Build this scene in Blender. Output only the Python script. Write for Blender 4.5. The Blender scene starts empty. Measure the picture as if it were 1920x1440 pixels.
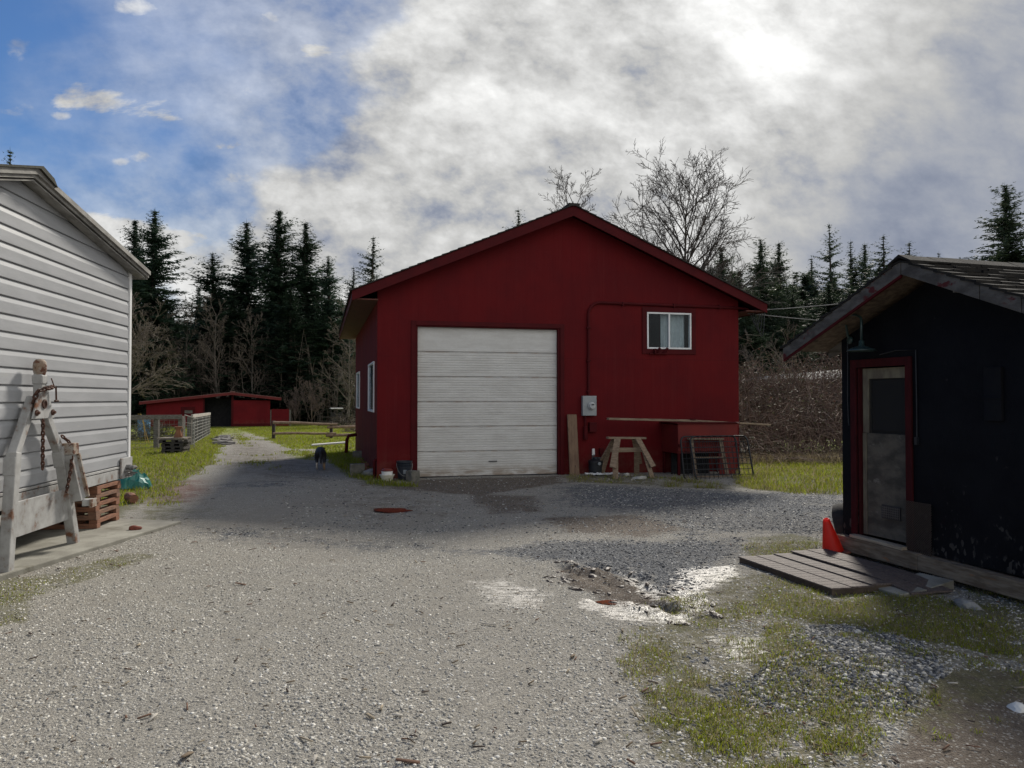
import bpy, bmesh, math, random
import numpy as np
from mathutils import Vector, Matrix

# ------------------------------------------------------------------ camera, sky, sun, exposure
C = bpy.context.scene
COL = C.collection
F = 1443.0 / 1920.0                      # focal length in picture widths
PITCH = math.radians(1.11)
cam = bpy.data.cameras.new('camera')
cam.sensor_width = 36.0
cam.lens = 36.0 * F
cam.clip_start = 0.05
cam.clip_end = 3000
co = bpy.data.objects.new('camera', cam)
co.location = (0, 0, 1.6)
co.rotation_euler = (math.pi / 2 + PITCH, 0, 0)
COL.objects.link(co)
C.camera = co
SUN_AZ, SUN_EL = math.radians(17.5), math.radians(36)
SUND = Vector((math.sin(SUN_AZ) * math.cos(SUN_EL), math.cos(SUN_AZ) * math.cos(SUN_EL), math.sin(SUN_EL)))
sl = bpy.data.lights.new('sun', 'SUN')
sl.energy = 3.1
sl.angle = math.radians(7.0)
sl.color = (1.0, 0.94, 0.84)
so = bpy.data.objects.new('sun', sl)
so.rotation_euler = (-SUND).to_track_quat('-Z', 'Y').to_euler()
COL.objects.link(so)
C.view_settings.view_transform = 'Standard'
C.view_settings.look = 'None'
C.view_settings.exposure = 0.52
C.view_settings.gamma = 1.0
C.render.engine = 'CYCLES'
C.cycles.max_bounces = 6
C.cycles.diffuse_bounces = 3
C.cycles.glossy_bounces = 3
C.cycles.transmission_bounces = 4
C.cycles.transparent_max_bounces = 8
C.cycles.use_denoising = True
C.cycles.sample_clamp_indirect = 6.0


class NT:
    """small helper around a node tree"""
    def __init__(s, nt):
        s.nt = nt
        nt.nodes.clear()

    def n(s, kind, **kw):
        nd = s.nt.nodes.new(kind)
        for k, v in kw.items():
            setattr(nd, k, v)
        return nd

    def put(s, sock, v):
        if hasattr(v, 'is_output'):
            s.nt.links.new(v, sock)
        elif v is not None:
            if sock.type == 'RGBA' and not isinstance(v, (int, float)) and len(v) == 3:
                v = (*v, 1)
            sock.default_value = v

    def m(s, op, a, b=None, c=None, clamp=False):
        nd = s.n('ShaderNodeMath', operation=op, use_clamp=clamp)
        for i, v in enumerate((a, b, c)):
            if v is not None:
                s.put(nd.inputs[i], v)
        return nd.outputs[0]

    def vm(s, op, a, b=None, out=0):
        nd = s.n('ShaderNodeVectorMath', operation=op)
        s.put(nd.inputs[0], a)
        if b is not None:
            s.put(nd.inputs[1], b)
        return nd.outputs[out]

    def ramp(s, v, lo, hi, a=0.0, b=1.0):
        nd = s.n('ShaderNodeMapRange', interpolation_type='SMOOTHSTEP')
        for i, q in enumerate((v, lo, hi, a, b)):
            s.put(nd.inputs[i], q)
        return nd.outputs[0]

    def mix(s, f, a, b, blend='MIX'):
        nd = s.n('ShaderNodeMix', data_type='RGBA', blend_type=blend)
        s.put(nd.inputs[0], f)
        s.put(nd.inputs[6], a)
        s.put(nd.inputs[7], b)
        return nd.outputs[2]

    def noise(s, vec, scale, detail=4, rough=.55, dist=0.0, col=False):
        nd = s.n('ShaderNodeTexNoise')
        if vec is not None:
            s.put(nd.inputs['Vector'], vec)
        nd.inputs['Scale'].default_value = scale
        nd.inputs['Detail'].default_value = detail
        nd.inputs['Roughness'].default_value = rough
        nd.inputs['Distortion'].default_value = dist
        return nd.outputs['Color' if col else 'Fac']

    def voro(s, vec, scale, feature='F1', out='Distance'):
        nd = s.n('ShaderNodeTexVoronoi', feature=feature)
        if vec is not None:
            s.put(nd.inputs['Vector'], vec)
        nd.inputs['Scale'].default_value = scale
        return nd.outputs[out]

    def sep(s, v):
        nd = s.n('ShaderNodeSeparateXYZ')
        s.put(nd.inputs[0], v)
        return nd.outputs

    def comb(s, x, y, z):
        nd = s.n('ShaderNodeCombineXYZ')
        for i, v in enumerate((x, y, z)):
            s.put(nd.inputs[i], v)
        return nd.outputs[0]


# --- sky: clear blue Nishita sky with a cloud sheet lit by the hidden sun
W = bpy.data.worlds.new('World')
C.world = W
W.use_nodes = True
k = NT(W.node_tree)
tc = k.n('ShaderNodeTexCoord').outputs['Generated']
dx, dy, dz = k.sep(tc)
ay = k.m('MAXIMUM', k.m('ABSOLUTE', dy), 0.3)
u = k.m('DIVIDE', dx, ay)
v = k.m('DIVIDE', dz, ay)
back = k.m('MULTIPLY', k.m('LESS_THAN', dy, 0.0), 7.3)
sky = k.n('ShaderNodeTexSky', sky_type='NISHITA', sun_disc=False)
sky.sun_elevation = SUN_EL
sky.sun_rotation = SUN_AZ
sky.air_density = 1.0
sky.dust_density = 0.4
sky.ozone_density = 3.0
SKY_S = 0.058
p1 = k.comb(u, k.m('MULTIPLY', v, 1.7), back)
p2 = k.comb(k.m('ADD', u, k.m('MULTIPLY', v, -0.5)), k.m('MULTIPLY', v, 2.6), k.m('ADD', back, 3.1))
n1 = k.noise(p1, 2.6, 7, .54, .10)
n2 = k.noise(p2, 4.6, 9, .58, .2)
n3 = k.noise(k.comb(k.m('ADD', u, k.m('MULTIPLY', v, .35)), k.m('MULTIPLY', v, 1.3), k.m('ADD', back, 7.7)), 7.5, 9, .58, .12)
n6 = k.noise(k.comb(k.m('ADD', u, k.m('MULTIPLY', v, .4)), k.m('MULTIPLY', v, 1.4), k.m('ADD', back, 19.0)), 19.0, 7, .62, .1)
# cloud sheet: everything right of a slanting edge
edge = k.m('ADD', k.m('ADD', u, 0.300), k.m('MULTIPLY', k.m('SUBTRACT', v, 0.477), -0.62))
edge = k.m('ADD', edge, k.m('MULTIPLY', k.m('SUBTRACT', n1, 0.5), 0.55))
edge = k.m('ADD', edge, k.m('ADD', k.m('MULTIPLY', k.m('SUBTRACT', n3, 0.5), 0.30), k.m('MULTIPLY', k.m('SUBTRACT', n2, 0.5), 0.12)))
sheet = k.ramp(edge, -0.02, 0.15)
veil = k.ramp(edge, -0.44, 0.16, 0.0, 0.66)
# low cumulus bank above the trees and loose wisps
dv = k.m('SUBTRACT', v, 0.185)
band = k.m('POWER', 2.718, k.m('MULTIPLY', k.m('MULTIPLY', dv, dv), -150.0))
cum = k.ramp(k.m('ADD', k.m('MULTIPLY', n2, 1.0), k.m('MULTIPLY', band, 0.22)), 0.60, 0.72)
dw = k.m('SUBTRACT', v, 0.30)
band2 = k.m('POWER', 2.718, k.m('MULTIPLY', k.m('MULTIPLY', dw, dw), -900.0))
wsp = k.ramp(k.m('ADD', k.m('ADD', k.m('MULTIPLY', n3, .75), k.m('MULTIPLY', n2, .25)), k.m('MULTIPLY', band2, 0.12)), 0.62, 0.76, 0.0, 0.6)
cover = k.m('MAXIMUM', k.m('MAXIMUM', sheet, veil), k.m('MAXIMUM', cum, wsp))
# scattered little clouds in the clear part
blob = None
for (px_, py_, sx_, sy_) in ((240, 8, 60, 22), (490, 25, 60, 26), (30, 75, 60, 32), (15, 208, 50, 22), (462, 165, 48, 34), (262, 292, 40, 22), (225, 300, 30, 14),
                             (620, 282, 50, 30), (430, 330, 120, 22), (560, 372, 150, 26), (350, 272, 40, 12), (115, 215, 30, 12), (540, 140, 36, 40)):
    u0, v0 = (px_ - 960) / 1443, (748 - py_) / 1443
    a_ = k.m('MULTIPLY', k.m('SUBTRACT', u, u0), 1443 / sx_)
    b_ = k.m('MULTIPLY', k.m('SUBTRACT', v, v0), 1443 / sy_)
    g_ = k.m('POWER', 2.718, k.m('MULTIPLY', k.m('ADD', k.m('MULTIPLY', a_, a_), k.m('MULTIPLY', b_, b_)), -1.0))
    blob = g_ if blob is None else k.m('MAXIMUM', blob, g_)
blob = k.m('MULTIPLY', blob, k.m('GREATER_THAN', dy, 0.0))
wb = k.ramp(k.m('ADD', k.m('ADD', k.m('ADD', k.m('MULTIPLY', n3, .45), k.m('MULTIPLY', n6, .25)), k.m('MULTIPLY', n2, .30)), k.m('MULTIPLY', blob, .19)), .585, .75, 0, .8)
cover = k.m('MAXIMUM', cover, k.m('MULTIPLY', wb, k.ramp(blob, .02, .3)))
# light in the cloud
dk0 = k.m('SUBTRACT', u, k.m('MULTIPLY', k.m('SUBTRACT', v, 0.18), 0.75))
ca = k.vm('DOT_PRODUCT', tc, tuple(SUND), out=1)
ca = k.m('MAXIMUM', ca, 0.0)
g1 = k.m('MULTIPLY', k.m('POWER', ca, 75.0), .30)
g2 = k.m('MULTIPLY', k.m('POWER', ca, 14.0), 0.15)
du = k.m('SUBTRACT', u, 0.335)
dv2 = k.m('SUBTRACT', v, 0.405)
rr = k.m('ADD', k.m('MULTIPLY', k.m('MULTIPLY', du, du), 150.0), k.m('MULTIPLY', k.m('MULTIPLY', dv2, dv2), 260.0))
g3 = k.m('MULTIPLY', k.m('POWER', 2.718, k.m('MULTIPLY', rr, -1.0)), k.ramp(n1, 0.2, 0.7, 0.35, 1.0))
tex = k.m('ADD', k.m('MULTIPLY', k.m('SUBTRACT', n1, 0.5), 0.75), k.m('MULTIPLY', k.m('SUBTRACT', n3, 0.5), 0.55))
tex = k.m('ADD', tex, k.m('MULTIPLY', k.m('SUBTRACT', n2, 0.5), 0.25))
n4 = k.noise(k.comb(k.m('ADD', u, k.m('MULTIPLY', v, .25)), k.m('MULTIPLY', v, 1.35), k.m('ADD', back, 12.0)), 4.2, 9, .56, .05)
n5 = k.noise(k.comb(u, k.m('MULTIPLY', v, 1.2), k.m('ADD', back, 15.0)), 10.0, 8, .58, .05)
puff = k.m('SUBTRACT', .15, k.m('ABSOLUTE', k.m('SUBTRACT', n4, .5)))
puff = k.m('ADD', puff, k.m('MULTIPLY', k.m('SUBTRACT', .12, k.m('ABSOLUTE', k.m('SUBTRACT', n5, .5))), .55))
tex = k.m('SUBTRACT', tex, k.m('MULTIPLY', puff, 1.15))
tex = k.m('ADD', tex, k.m('MULTIPLY', k.m('SUBTRACT', n6, .5), .42))
lum = k.m('ADD', 0.53, k.m('MULTIPLY', tex, k.ramp(dk0, .1, .5, .95, .45)))
# thick grey rain cloud low on the sun's far side
dk = k.m('SUBTRACT', u, k.m('MULTIPLY', k.m('SUBTRACT', v, 0.18), 0.75))
dk = k.m('ADD', dk, k.m('MULTIPLY', k.m('SUBTRACT', n1, 0.5), 0.35))
dark = k.m('MULTIPLY', k.ramp(dk, 0.14, 0.46), k.ramp(v, 0.42, 0.62, 1.0, 0.55))
lum = k.m('ADD', k.m('ADD', lum, k.m('MULTIPLY', g1, 1.0)), k.m('ADD', g2, k.m('MULTIPLY', g3, 0.36)))
lum = k.m('MULTIPLY', lum, k.m('SUBTRACT', 1.0, k.m('MULTIPLY', dark, 0.47)))
# unseen cloud overhead and behind the viewer is brightened, as added fill light
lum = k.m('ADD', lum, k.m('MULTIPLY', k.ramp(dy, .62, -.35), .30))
lum = k.m('MAXIMUM', lum, 0.12)
tint = k.mix(k.ramp(lum, 0.14, 0.40), (0.80, 0.93, 1.26), (1.0, 1.0, 0.985))
cl = k.vm('SCALE', tint)
cl.node.inputs['Scale'].default_value = 1.0
k.put(cl.node.inputs['Scale'], k.m('DIVIDE', lum, SKY_S))
hs = k.n('ShaderNodeHueSaturation')
hs.inputs['Saturation'].default_value = 1.16
hs.inputs['Value'].default_value = 1.0
k.put(hs.inputs['Color'], sky.outputs[0])
skc = k.mix(1.0, hs.outputs[0], (0.82, 0.92, 1.08), 'MULTIPLY')
bg = k.n('ShaderNodeBackground')
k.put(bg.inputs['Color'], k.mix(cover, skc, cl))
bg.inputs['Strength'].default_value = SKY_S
wo = k.n('ShaderNodeOutputWorld')
k.nt.links.new(bg.outputs[0], wo.inputs[0])

# ------------------------------------------------------------------ helpers
rnd = random.Random(7)
R = np.random.RandomState(11)


def gbase(y):
    """the yard falls away gently towards the far shed"""
    t = np.clip((np.asarray(y, float) - 18.0) / 42.0, 0, 1)
    return -0.56 * t


def G(px, py):
    """ground point seen at a spot of the photograph"""
    xc, yc = (px - 960) / 1443.0, (720 - py) / 1443.0
    d = Vector((xc, math.cos(PITCH) - yc * math.sin(PITCH), math.sin(PITCH) + yc * math.cos(PITCH)))
    z = 0.0
    for _ in range(12):
        t = (z - 1.6) / d.z
        z = float(gbase(t * d.y))
    return Vector((t * d.x, t * d.y, z))


def at(px, depth, z=None, py=None):
    x = (px - 960) / 1443.0 * depth
    if z is None:
        z = 1.6 + (748 - py) / 1443.0 * depth
    return Vector((x, depth, z))


class MB:
    def __init__(s):
        s.v, s.f = [], []

    def add(s, vs, fs):
        o = len(s.v)
        s.v += [tuple(q) for q in vs]
        s.f += [tuple(i + o for i in q) for q in fs]
        return s

    def box(s, x0, x1, y0, y1, z0, z1, mt=None):
        vs = [Vector(q) for q in ((x0, y0, z0), (x1, y0, z0), (x1, y1, z0), (x0, y1, z0), (x0, y0, z1), (x1, y0, z1), (x1, y1, z1), (x0, y1, z1))]
        if mt is not None:
            vs = [mt @ q for q in vs]
        return s.add(vs, [(3, 2, 1, 0), (4, 5, 6, 7), (0, 1, 5, 4), (1, 2, 6, 5), (2, 3, 7, 6), (3, 0, 4, 7)])

    def beam(s, p0, p1, w, h, up=(0, 0, 1), tp=1.0):
        p0, p1 = Vector(p0), Vector(p1)
        d = (p1 - p0).normalized()
        up = Vector(up)
        if abs(d.dot(up)) > .98:
            up = Vector((0, 1, 0))
        sx = d.cross(up).normalized() * (w / 2)
        sz = sx.cross(d).normalized() * (h / 2)
        vs = [p0 - sx - sz, p0 + sx - sz, p0 + sx + sz, p0 - sx + sz]
        vs += [p1 - sx * tp - sz * tp, p1 + sx * tp - sz * tp, p1 + sx * tp + sz * tp, p1 - sx * tp + sz * tp]
        return s.add(vs, [(0, 1, 2, 3), (7, 6, 5, 4), (1, 0, 4, 5), (2, 1, 5, 6), (3, 2, 6, 7), (0, 3, 7, 4)])

    def tube(s, pts, r, n=6, cap=True, closed=False):
        pts = [Vector(p) for p in pts]
        m = len(pts)
        rs = r if isinstance(r, (list, tuple)) else [r] * m
        t0 = (pts[1] - pts[0]).normalized()
        a = Vector((0, 0, 1)) if abs(t0.z) < .9 else Vector((1, 0, 0))
        nx = t0.cross(a).normalized()
        vs = []
        for i, p in enumerate(pts):
            if closed:
                t = (pts[(i + 1) % m] - pts[i - 1]).normalized()
            else:
                t = (pts[min(i + 1, m - 1)] - pts[max(i - 1, 0)]).normalized()
            nx = (nx - t * nx.dot(t)).normalized()
            ny = t.cross(nx)
            for j in range(n):
                an = 2 * math.pi * j / n
                vs.append(p + (nx * math.cos(an) + ny * math.sin(an)) * rs[i])
        fs = []
        for i in range(m if closed else m - 1):
            i2 = (i + 1) % m
            for j in range(n):
                j2 = (j + 1) % n
                fs.append((i * n + j, i * n + j2, i2 * n + j2, i2 * n + j))
        if cap and not closed:
            fs.append(tuple(range(n - 1, -1, -1)))
            fs.append(tuple((m - 1) * n + j for j in range(n)))
        return s.add(vs, fs)

    def lathe(s, prof, c=(0, 0, 0), n=20, mt=None):
        c = Vector(c)
        vs, fs = [], []
        for r, z in prof:
            for j in range(n):
                a = 2 * math.pi * j / n
                q = Vector((r * math.cos(a), r * math.sin(a), z))
                vs.append((mt @ q if mt is not None else q) + c)
        for i in range(len(prof) - 1):
            for j in range(n):
                j2 = (j + 1) % n
                fs.append((i * n + j, i * n + j2, (i + 1) * n + j2, (i + 1) * n + j))
        if prof[0][0] > 1e-4:
            fs.append(tuple(range(n - 1, -1, -1)))
        if prof[-1][0] > 1e-4:
            fs.append(tuple((len(prof) - 1) * n + j for j in range(n)))
        return s.add(vs, fs)

    def prism(s, poly, y0, y1, mt=None):
        """polygon of (x, z), counter-clockwise seen from -y, extruded from y0 to y1"""
        n = len(poly)
        vs = [Vector((x, y0, z)) for x, z in poly] + [Vector((x, y1, z)) for x, z in poly]
        if mt is not None:
            vs = [mt @ q for q in vs]
        fs = [tuple(range(n)), tuple(range(2 * n - 1, n - 1, -1))]
        for i in range(n):
            j = (i + 1) % n
            fs.append((j, i, i + n, j + n))
        return s.add(vs, fs)

    def slab(s, poly, z0, z1):
        """polygon of (x, y) extruded from z0 to z1"""
        n = len(poly)
        vs = [(x, y, z0) for x, y in poly] + [(x, y, z1) for x, y in poly]
        fs = [tuple(range(n - 1, -1, -1)), tuple(range(n, 2 * n))]
        for i in range(n):
            j = (i + 1) % n
            fs.append((i, j, j + n, i + n))
        return s.add(vs, fs)

    def build(s, name, mat, parent=None, smooth=False, bevel=0.0, fix=True):
        me = bpy.data.meshes.new(name)
        me.from_pydata(s.v, [], s.f)
        if fix:
            bm = bmesh.new()
            bm.from_mesh(me)
            bmesh.ops.recalc_face_normals(bm, faces=bm.faces)
            bm.to_mesh(me)
            bm.free()
        if smooth:
            me.polygons.foreach_set('use_smooth', [True] * len(me.polygons))
        me.materials.append(mat)
        o = bpy.data.objects.new(name, me)
        COL.objects.link(o)
        if parent is not None:
            o.parent = parent
        if bevel:
            b = o.modifiers.new('bevel', 'BEVEL')
            b.width = bevel
            b.segments = 2
            b.limit_method = 'ANGLE'
        return o


def build_each(mb, name, mat, parent=None, smooth=False, bevel=0.0):
    """every separate piece of a builder becomes a part of its own"""
    par = list(range(len(mb.v)))

    def find(a):
        while par[a] != a:
            par[a] = par[par[a]]
            a = par[a]
        return a
    for f in mb.f:
        for q in f[1:]:
            par[find(q)] = find(f[0])
    groups = {}
    for f in mb.f:
        groups.setdefault(find(f[0]), []).append(f)
    out = []
    for fs in groups.values():
        ids = sorted({q for f in fs for q in f})
        mp = {q: i for i, q in enumerate(ids)}
        o = MB()
        o.add([mb.v[q] for q in ids], [tuple(mp[q] for q in f) for f in fs])
        out.append(o.build(name, mat, parent, smooth, bevel))
    return out


def np_mesh(name, V, Fc, mat, cols=None, smooth=False):
    """mesh from numpy arrays; Fc is (n, k); cols maps an attribute name to (nv, 4)"""
    me = bpy.data.meshes.new(name)
    V = np.ascontiguousarray(V, np.float32)
    Fc = np.ascontiguousarray(Fc, np.int32)
    me.vertices.add(len(V))
    me.vertices.foreach_set('co', V.ravel())
    n, kk = Fc.shape
    me.loops.add(n * kk)
    me.loops.foreach_set('vertex_index', Fc.ravel())
    me.polygons.add(n)
    me.polygons.foreach_set('loop_start', np.arange(0, n * kk, kk, dtype=np.int32))
    try:
        me.polygons.foreach_set('loop_total', np.full(n, kk, np.int32))
    except Exception:
        pass
    if smooth:
        me.polygons.foreach_set('use_smooth', np.ones(n, bool))
    me.update(calc_edges=True)
    for an, arr in (cols or {}).items():
        at_ = me.attributes.new(an, 'FLOAT_COLOR', 'POINT')
        at_.data.foreach_set('color', np.ascontiguousarray(arr, np.float32).ravel())
    me.materials.append(mat)
    return me


def link_mesh(name, me, parent=None):
    o = bpy.data.objects.new(name, me)
    COL.objects.link(o)
    if parent is not None:
        o.parent = parent
    return o


def tag(o, label=None, cat=None, group=None, kind=None):
    if label:
        o['label'] = label
    if cat:
        o['category'] = cat
    if group:
        o['group'] = group
    if kind:
        o['kind'] = kind
    return o


def thing(name, label, cat, loc=(0, 0, 0), rz=0.0, group=None):
    o = bpy.data.objects.new(name, None)
    o.empty_display_size = .1
    COL.objects.link(o)
    o.location = loc
    o.rotation_euler = (0, 0, rz)
    return tag(o, label, cat, group)


def kids(o):
    return [c for c in bpy.data.objects if c.parent == o]


def dup(o, parent=None):
    c = o.copy()
    COL.objects.link(c)
    if parent is not None:
        c.parent = parent
    for ch in kids(o):
        dup(ch, c)
    return c


def vnoise(x, y, seed=0):
    """smooth value noise in [0, 1] for arrays"""
    xi, yi = np.floor(x).astype(np.int64), np.floor(y).astype(np.int64)
    xf, yf = x - xi, y - yi

    def h(a, b):
        q = (a * 374761393 + b * 668265263 + seed * 974634521) & 0x7fffffff
        q = ((q ^ (q >> 13)) * 1274126177) & 0x7fffffff
        return ((q ^ (q >> 16)) & 0xffff) / 65535.0
    sx, sy = xf * xf * (3 - 2 * xf), yf * yf * (3 - 2 * yf)
    return (h(xi, yi) * (1 - sx) + h(xi + 1, yi) * sx) * (1 - sy) + (h(xi, yi + 1) * (1 - sx) + h(xi + 1, yi + 1) * sx) * sy


def fbm(x, y, sc, seed=0, o=4):
    t, a, tot = 0, 1.0, 0
    for i in range(o):
        t = t + a * vnoise(x * sc + i * 17.3, y * sc - i * 9.1, seed + i)
        tot += a
        a *= .5
        sc *= 2.03
    return t / tot


# ------------------------------------------------------------------ materials
_mats = {}


def newmat(name):
    m = bpy.data.materials.new(name)
    m.use_nodes = True
    return m, NT(m.node_tree)


def finish(k, bsdf):
    o = k.n('ShaderNodeOutputMaterial')
    k.nt.links.new(bsdf, o.inputs[0])


def M(name, c1, c2=None, rough=.8, scale=6, stretch=(1, 1, 1), bump=0.0, bscale=30, spec=.3, metal=0.0, spots=None, lo=.35, hi=.65):
    """mottled material; spots = (colour, scale, low, high) adds stains with a shape of their own"""
    if name in _mats:
        return _mats[name]
    m, k = newmat(name)
    tc = k.n('ShaderNodeTexCoord').outputs['Object']
    st = k.vm('MULTIPLY', tc, stretch)
    b = k.n('ShaderNodeBsdfPrincipled')
    c2 = c2 or tuple(q * .75 for q in c1)
    col = k.mix(k.ramp(k.noise(st, scale, 6, .62), lo, hi), c1, c2)
    if spots:
        f = k.ramp(k.noise(st, spots[1], 5, .65), spots[2], spots[3])
        col = k.mix(f, col, spots[0])
    k.put(b.inputs['Base Color'], col)
    b.inputs['Roughness'].default_value = rough
    b.inputs['Specular IOR Level'].default_value = spec
    b.inputs['Metallic'].default_value = metal
    if bump:
        bn = k.n('ShaderNodeBump')
        bn.inputs['Strength'].default_value = bump
        bn.inputs['Distance'].default_value = .01
        k.put(bn.inputs['Height'], k.noise(st, bscale, 4, .6))
        k.put(b.inputs['Normal'], bn.outputs[0])
    finish(k, b.outputs[0])
    _mats[name] = m
    return m


def leafmat(name, c1, c2, scale=.6, trans=.35, rough=.6):
    m, k = newmat(name)
    tc = k.n('ShaderNodeTexCoord').outputs['Object']
    col = k.mix(k.ramp(k.noise(tc, scale, 5, .6), .35, .65), c1, c2)
    oi = k.n('ShaderNodeObjectInfo').outputs['Random']
    hs = k.n('ShaderNodeHueSaturation')
    k.put(hs.inputs['Value'], k.m('ADD', .8, k.m('MULTIPLY', oi, .4)))
    k.put(hs.inputs['Color'], col)
    b = k.n('ShaderNodeBsdfPrincipled')
    k.put(b.inputs['Base Color'], hs.outputs[0])
    b.inputs['Roughness'].default_value = rough
    b.inputs['Specular IOR Level'].default_value = .25
    t = k.n('ShaderNodeBsdfTranslucent')
    k.put(t.inputs['Color'], hs.outputs[0])
    mx = k.n('ShaderNodeMixShader')
    mx.inputs[0].default_value = trans
    k.nt.links.new(b.outputs[0], mx.inputs[1])
    k.nt.links.new(t.outputs[0], mx.inputs[2])
    finish(k, mx.outputs[0])
    return m


def attrmat(name, trans=0.0, rough=.8, spec=.3, bump=0.0):
    """colour carried by each stone or blade"""
    m, k = newmat(name)
    a = k.n('ShaderNodeAttribute', attribute_name='tone').outputs['Color']
    b = k.n('ShaderNodeBsdfPrincipled')
    k.put(b.inputs['Base Color'], a)
    b.inputs['Roughness'].default_value = rough
    b.inputs['Specular IOR Level'].default_value = spec
    out = b.outputs[0]
    if bump:
        bn = k.n('ShaderNodeBump')
        bn.inputs['Strength'].default_value = bump
        bn.inputs['Distance'].default_value = .004
        k.put(bn.inputs['Height'], k.noise(k.n('ShaderNodeTexCoord').outputs['Object'], 160, 3))
        k.put(b.inputs['Normal'], bn.outputs[0])
    if trans:
        t = k.n('ShaderNodeBsdfTranslucent')
        k.put(t.inputs['Color'], a)
        mx = k.n('ShaderNodeMixShader')
        mx.inputs[0].default_value = trans
        k.nt.links.new(out, mx.inputs[1])
        k.nt.links.new(t.outputs[0], mx.inputs[2])
        out = mx.outputs[0]
    finish(k, out)
    return m


def red_siding(name, along, c1=(.128, .0095, .0115), c2=(.100, .0090, .0115), seams=True):
    """grooved plywood siding, grooves every 20 cm along one axis"""
    m, k = newmat(name)
    tc = k.n('ShaderNodeTexCoord').outputs['Object']
    x, y, z = k.sep(tc)
    q = x if along == 'x' else y
    fr = k.m('FRACT', k.m('DIVIDE', q, .2032))
    gr = k.m('LESS_THAN', fr, .045)
    sheet = k.noise(k.comb(k.m('FLOOR', k.m('DIVIDE', q, 1.219)), 0, 0), 3.0, 0)
    grain = k.noise(k.comb(k.m('MULTIPLY', x, 40), k.m('MULTIPLY', y, 40), k.m('MULTIPLY', z, 1.2)), 1.0, 5, .65)
    big = k.noise(tc, .9, 5, .6)
    f = k.m('ADD', k.m('MULTIPLY', big, .88), k.m('MULTIPLY', grain, .12))
    col = k.mix(k.ramp(f, .35, .65), c1, c2)
    col = k.mix(k.m('MULTIPLY', sheet, .22), col, tuple(q_ * .6 for q_ in c1))
    streak = k.ramp(k.noise(k.comb(k.m('MULTIPLY', x, 9), k.m('MULTIPLY', y, 9), k.m('MULTIPLY', z, .35)), 1.0, 5, .6), .5, .75)
    col = k.mix(k.m('MULTIPLY', streak, .07), col, (.18, .05, .045))
    joint = k.m('LESS_THAN', k.m('ABSOLUTE', k.m('SUBTRACT', z, 2.46)), .004)
    col = k.mix(k.m('MULTIPLY', joint, .5), col, (.05, .008, .01))
    dust = k.m('MULTIPLY', k.ramp(z, .0, .7, 1, 0), k.ramp(k.noise(tc, 4, 6, .65), .35, .65))
    col = k.mix(k.m('MULTIPLY', dust, .5), col, (.16, .075, .055))
    col = k.mix(k.m('MULTIPLY', gr, .24), col, (.07, .008, .010))
    b = k.n('ShaderNodeBsdfPrincipled')
    k.put(b.inputs['Base Color'], col)
    k.put(b.inputs['Roughness'], k.ramp(grain, .2, .8, .55, .8))
    b.inputs['Specular IOR Level'].default_value = .07
    bn = k.n('ShaderNodeBump')
    bn.inputs['Strength'].default_value = .28
    bn.inputs['Distance'].default_value = .008
    k.put(bn.inputs['Height'], k.m('SUBTRACT', k.m('MULTIPLY', grain, .25), gr))
    k.put(b.inputs['Normal'], bn.outputs[0])
    finish(k, b.outputs[0])
    return m


def glassmat():
    m, k = newmat('window_glass')
    fr = k.n('ShaderNodeFresnel')
    fr.inputs[0].default_value = 1.4
    t = k.n('ShaderNodeBsdfTransparent')
    t.inputs[0].default_value = (.80, .84, .86, 1)
    g = k.n('ShaderNodeBsdfGlossy')
    g.inputs['Roughness'].default_value = .02
    g.inputs['Color'].default_value = (.9, .95, 1, 1)
    mx = k.n('ShaderNodeMixShader')
    k.put(mx.inputs[0], k.m('MULTIPLY', fr.outputs[0], .5))
    k.nt.links.new(t.outputs[0], mx.inputs[1])
    k.nt.links.new(g.outputs[0], mx.inputs[2])
    finish(k, mx.outputs[0])
    return m


RED = M('red_paint', (.080, .0085, .0105), (.062, .0075, .0095), rough=.6, scale=2.5, bump=.1, spec=.08)
RED_X = red_siding('red_siding_front', 'x')
RED_Y = red_siding('red_siding_side', 'y', (.14, .013, .017), (.105, .013, .018))
WHITE_V = M('white_vinyl', (.80, .80, .80), (.72, .72, .71), rough=.4, scale=3)
GLASS = glassmat()
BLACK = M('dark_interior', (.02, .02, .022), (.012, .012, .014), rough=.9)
SHINGLE = M('asphalt_shingle', (.055, .05, .045), (.03, .028, .026), rough=.95, scale=25, bump=.5, bscale=160)
GALV = M('galvanised_grey', (.33, .35, .36), (.27, .29, .30), rough=.5, scale=6, metal=.2)
WOOD = M('weathered_wood', (.27, .20, .14), (.16, .115, .08), rough=.85, scale=4, stretch=(3, 3, 12), bump=.3, bscale=14)
WOOD_H = M('weathered_plank', (.30, .23, .16), (.18, .13, .09), rough=.85, scale=3, stretch=(1.2, 10, 14), bump=.3, bscale=12)
WOOD_R = M('cedar_wood', (.27, .12, .07), (.15, .075, .05), rough=.85, scale=3, stretch=(2, 2, 16), bump=.3, bscale=12)
GREYWOOD = M('grey_old_wood', (.19, .175, .16), (.095, .085, .075), rough=.9, scale=3, stretch=(1.2, 10, 14), bump=.4, bscale=14)
CONC = M('concrete', (.30, .29, .25), (.21, .20, .17), rough=.95, scale=3, bump=.25, bscale=60, spots=((.14, .13, .10), 2.2, .55, .72))
CONC_D = M('mossy_concrete', (.17, .16, .14), (.10, .10, .085), rough=.95, scale=9, bump=.4, bscale=60)
RUST = M('rusty_chain_steel', (.10, .045, .03), (.045, .025, .02), rough=.8, scale=30, bump=.3)
WSTEEL = M('white_painted_steel', (.40, .40, .395), (.28, .275, .265), rough=.6, scale=5, bump=.15,
           spots=((.17, .075, .04), 5.0, .55, .70))
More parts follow.
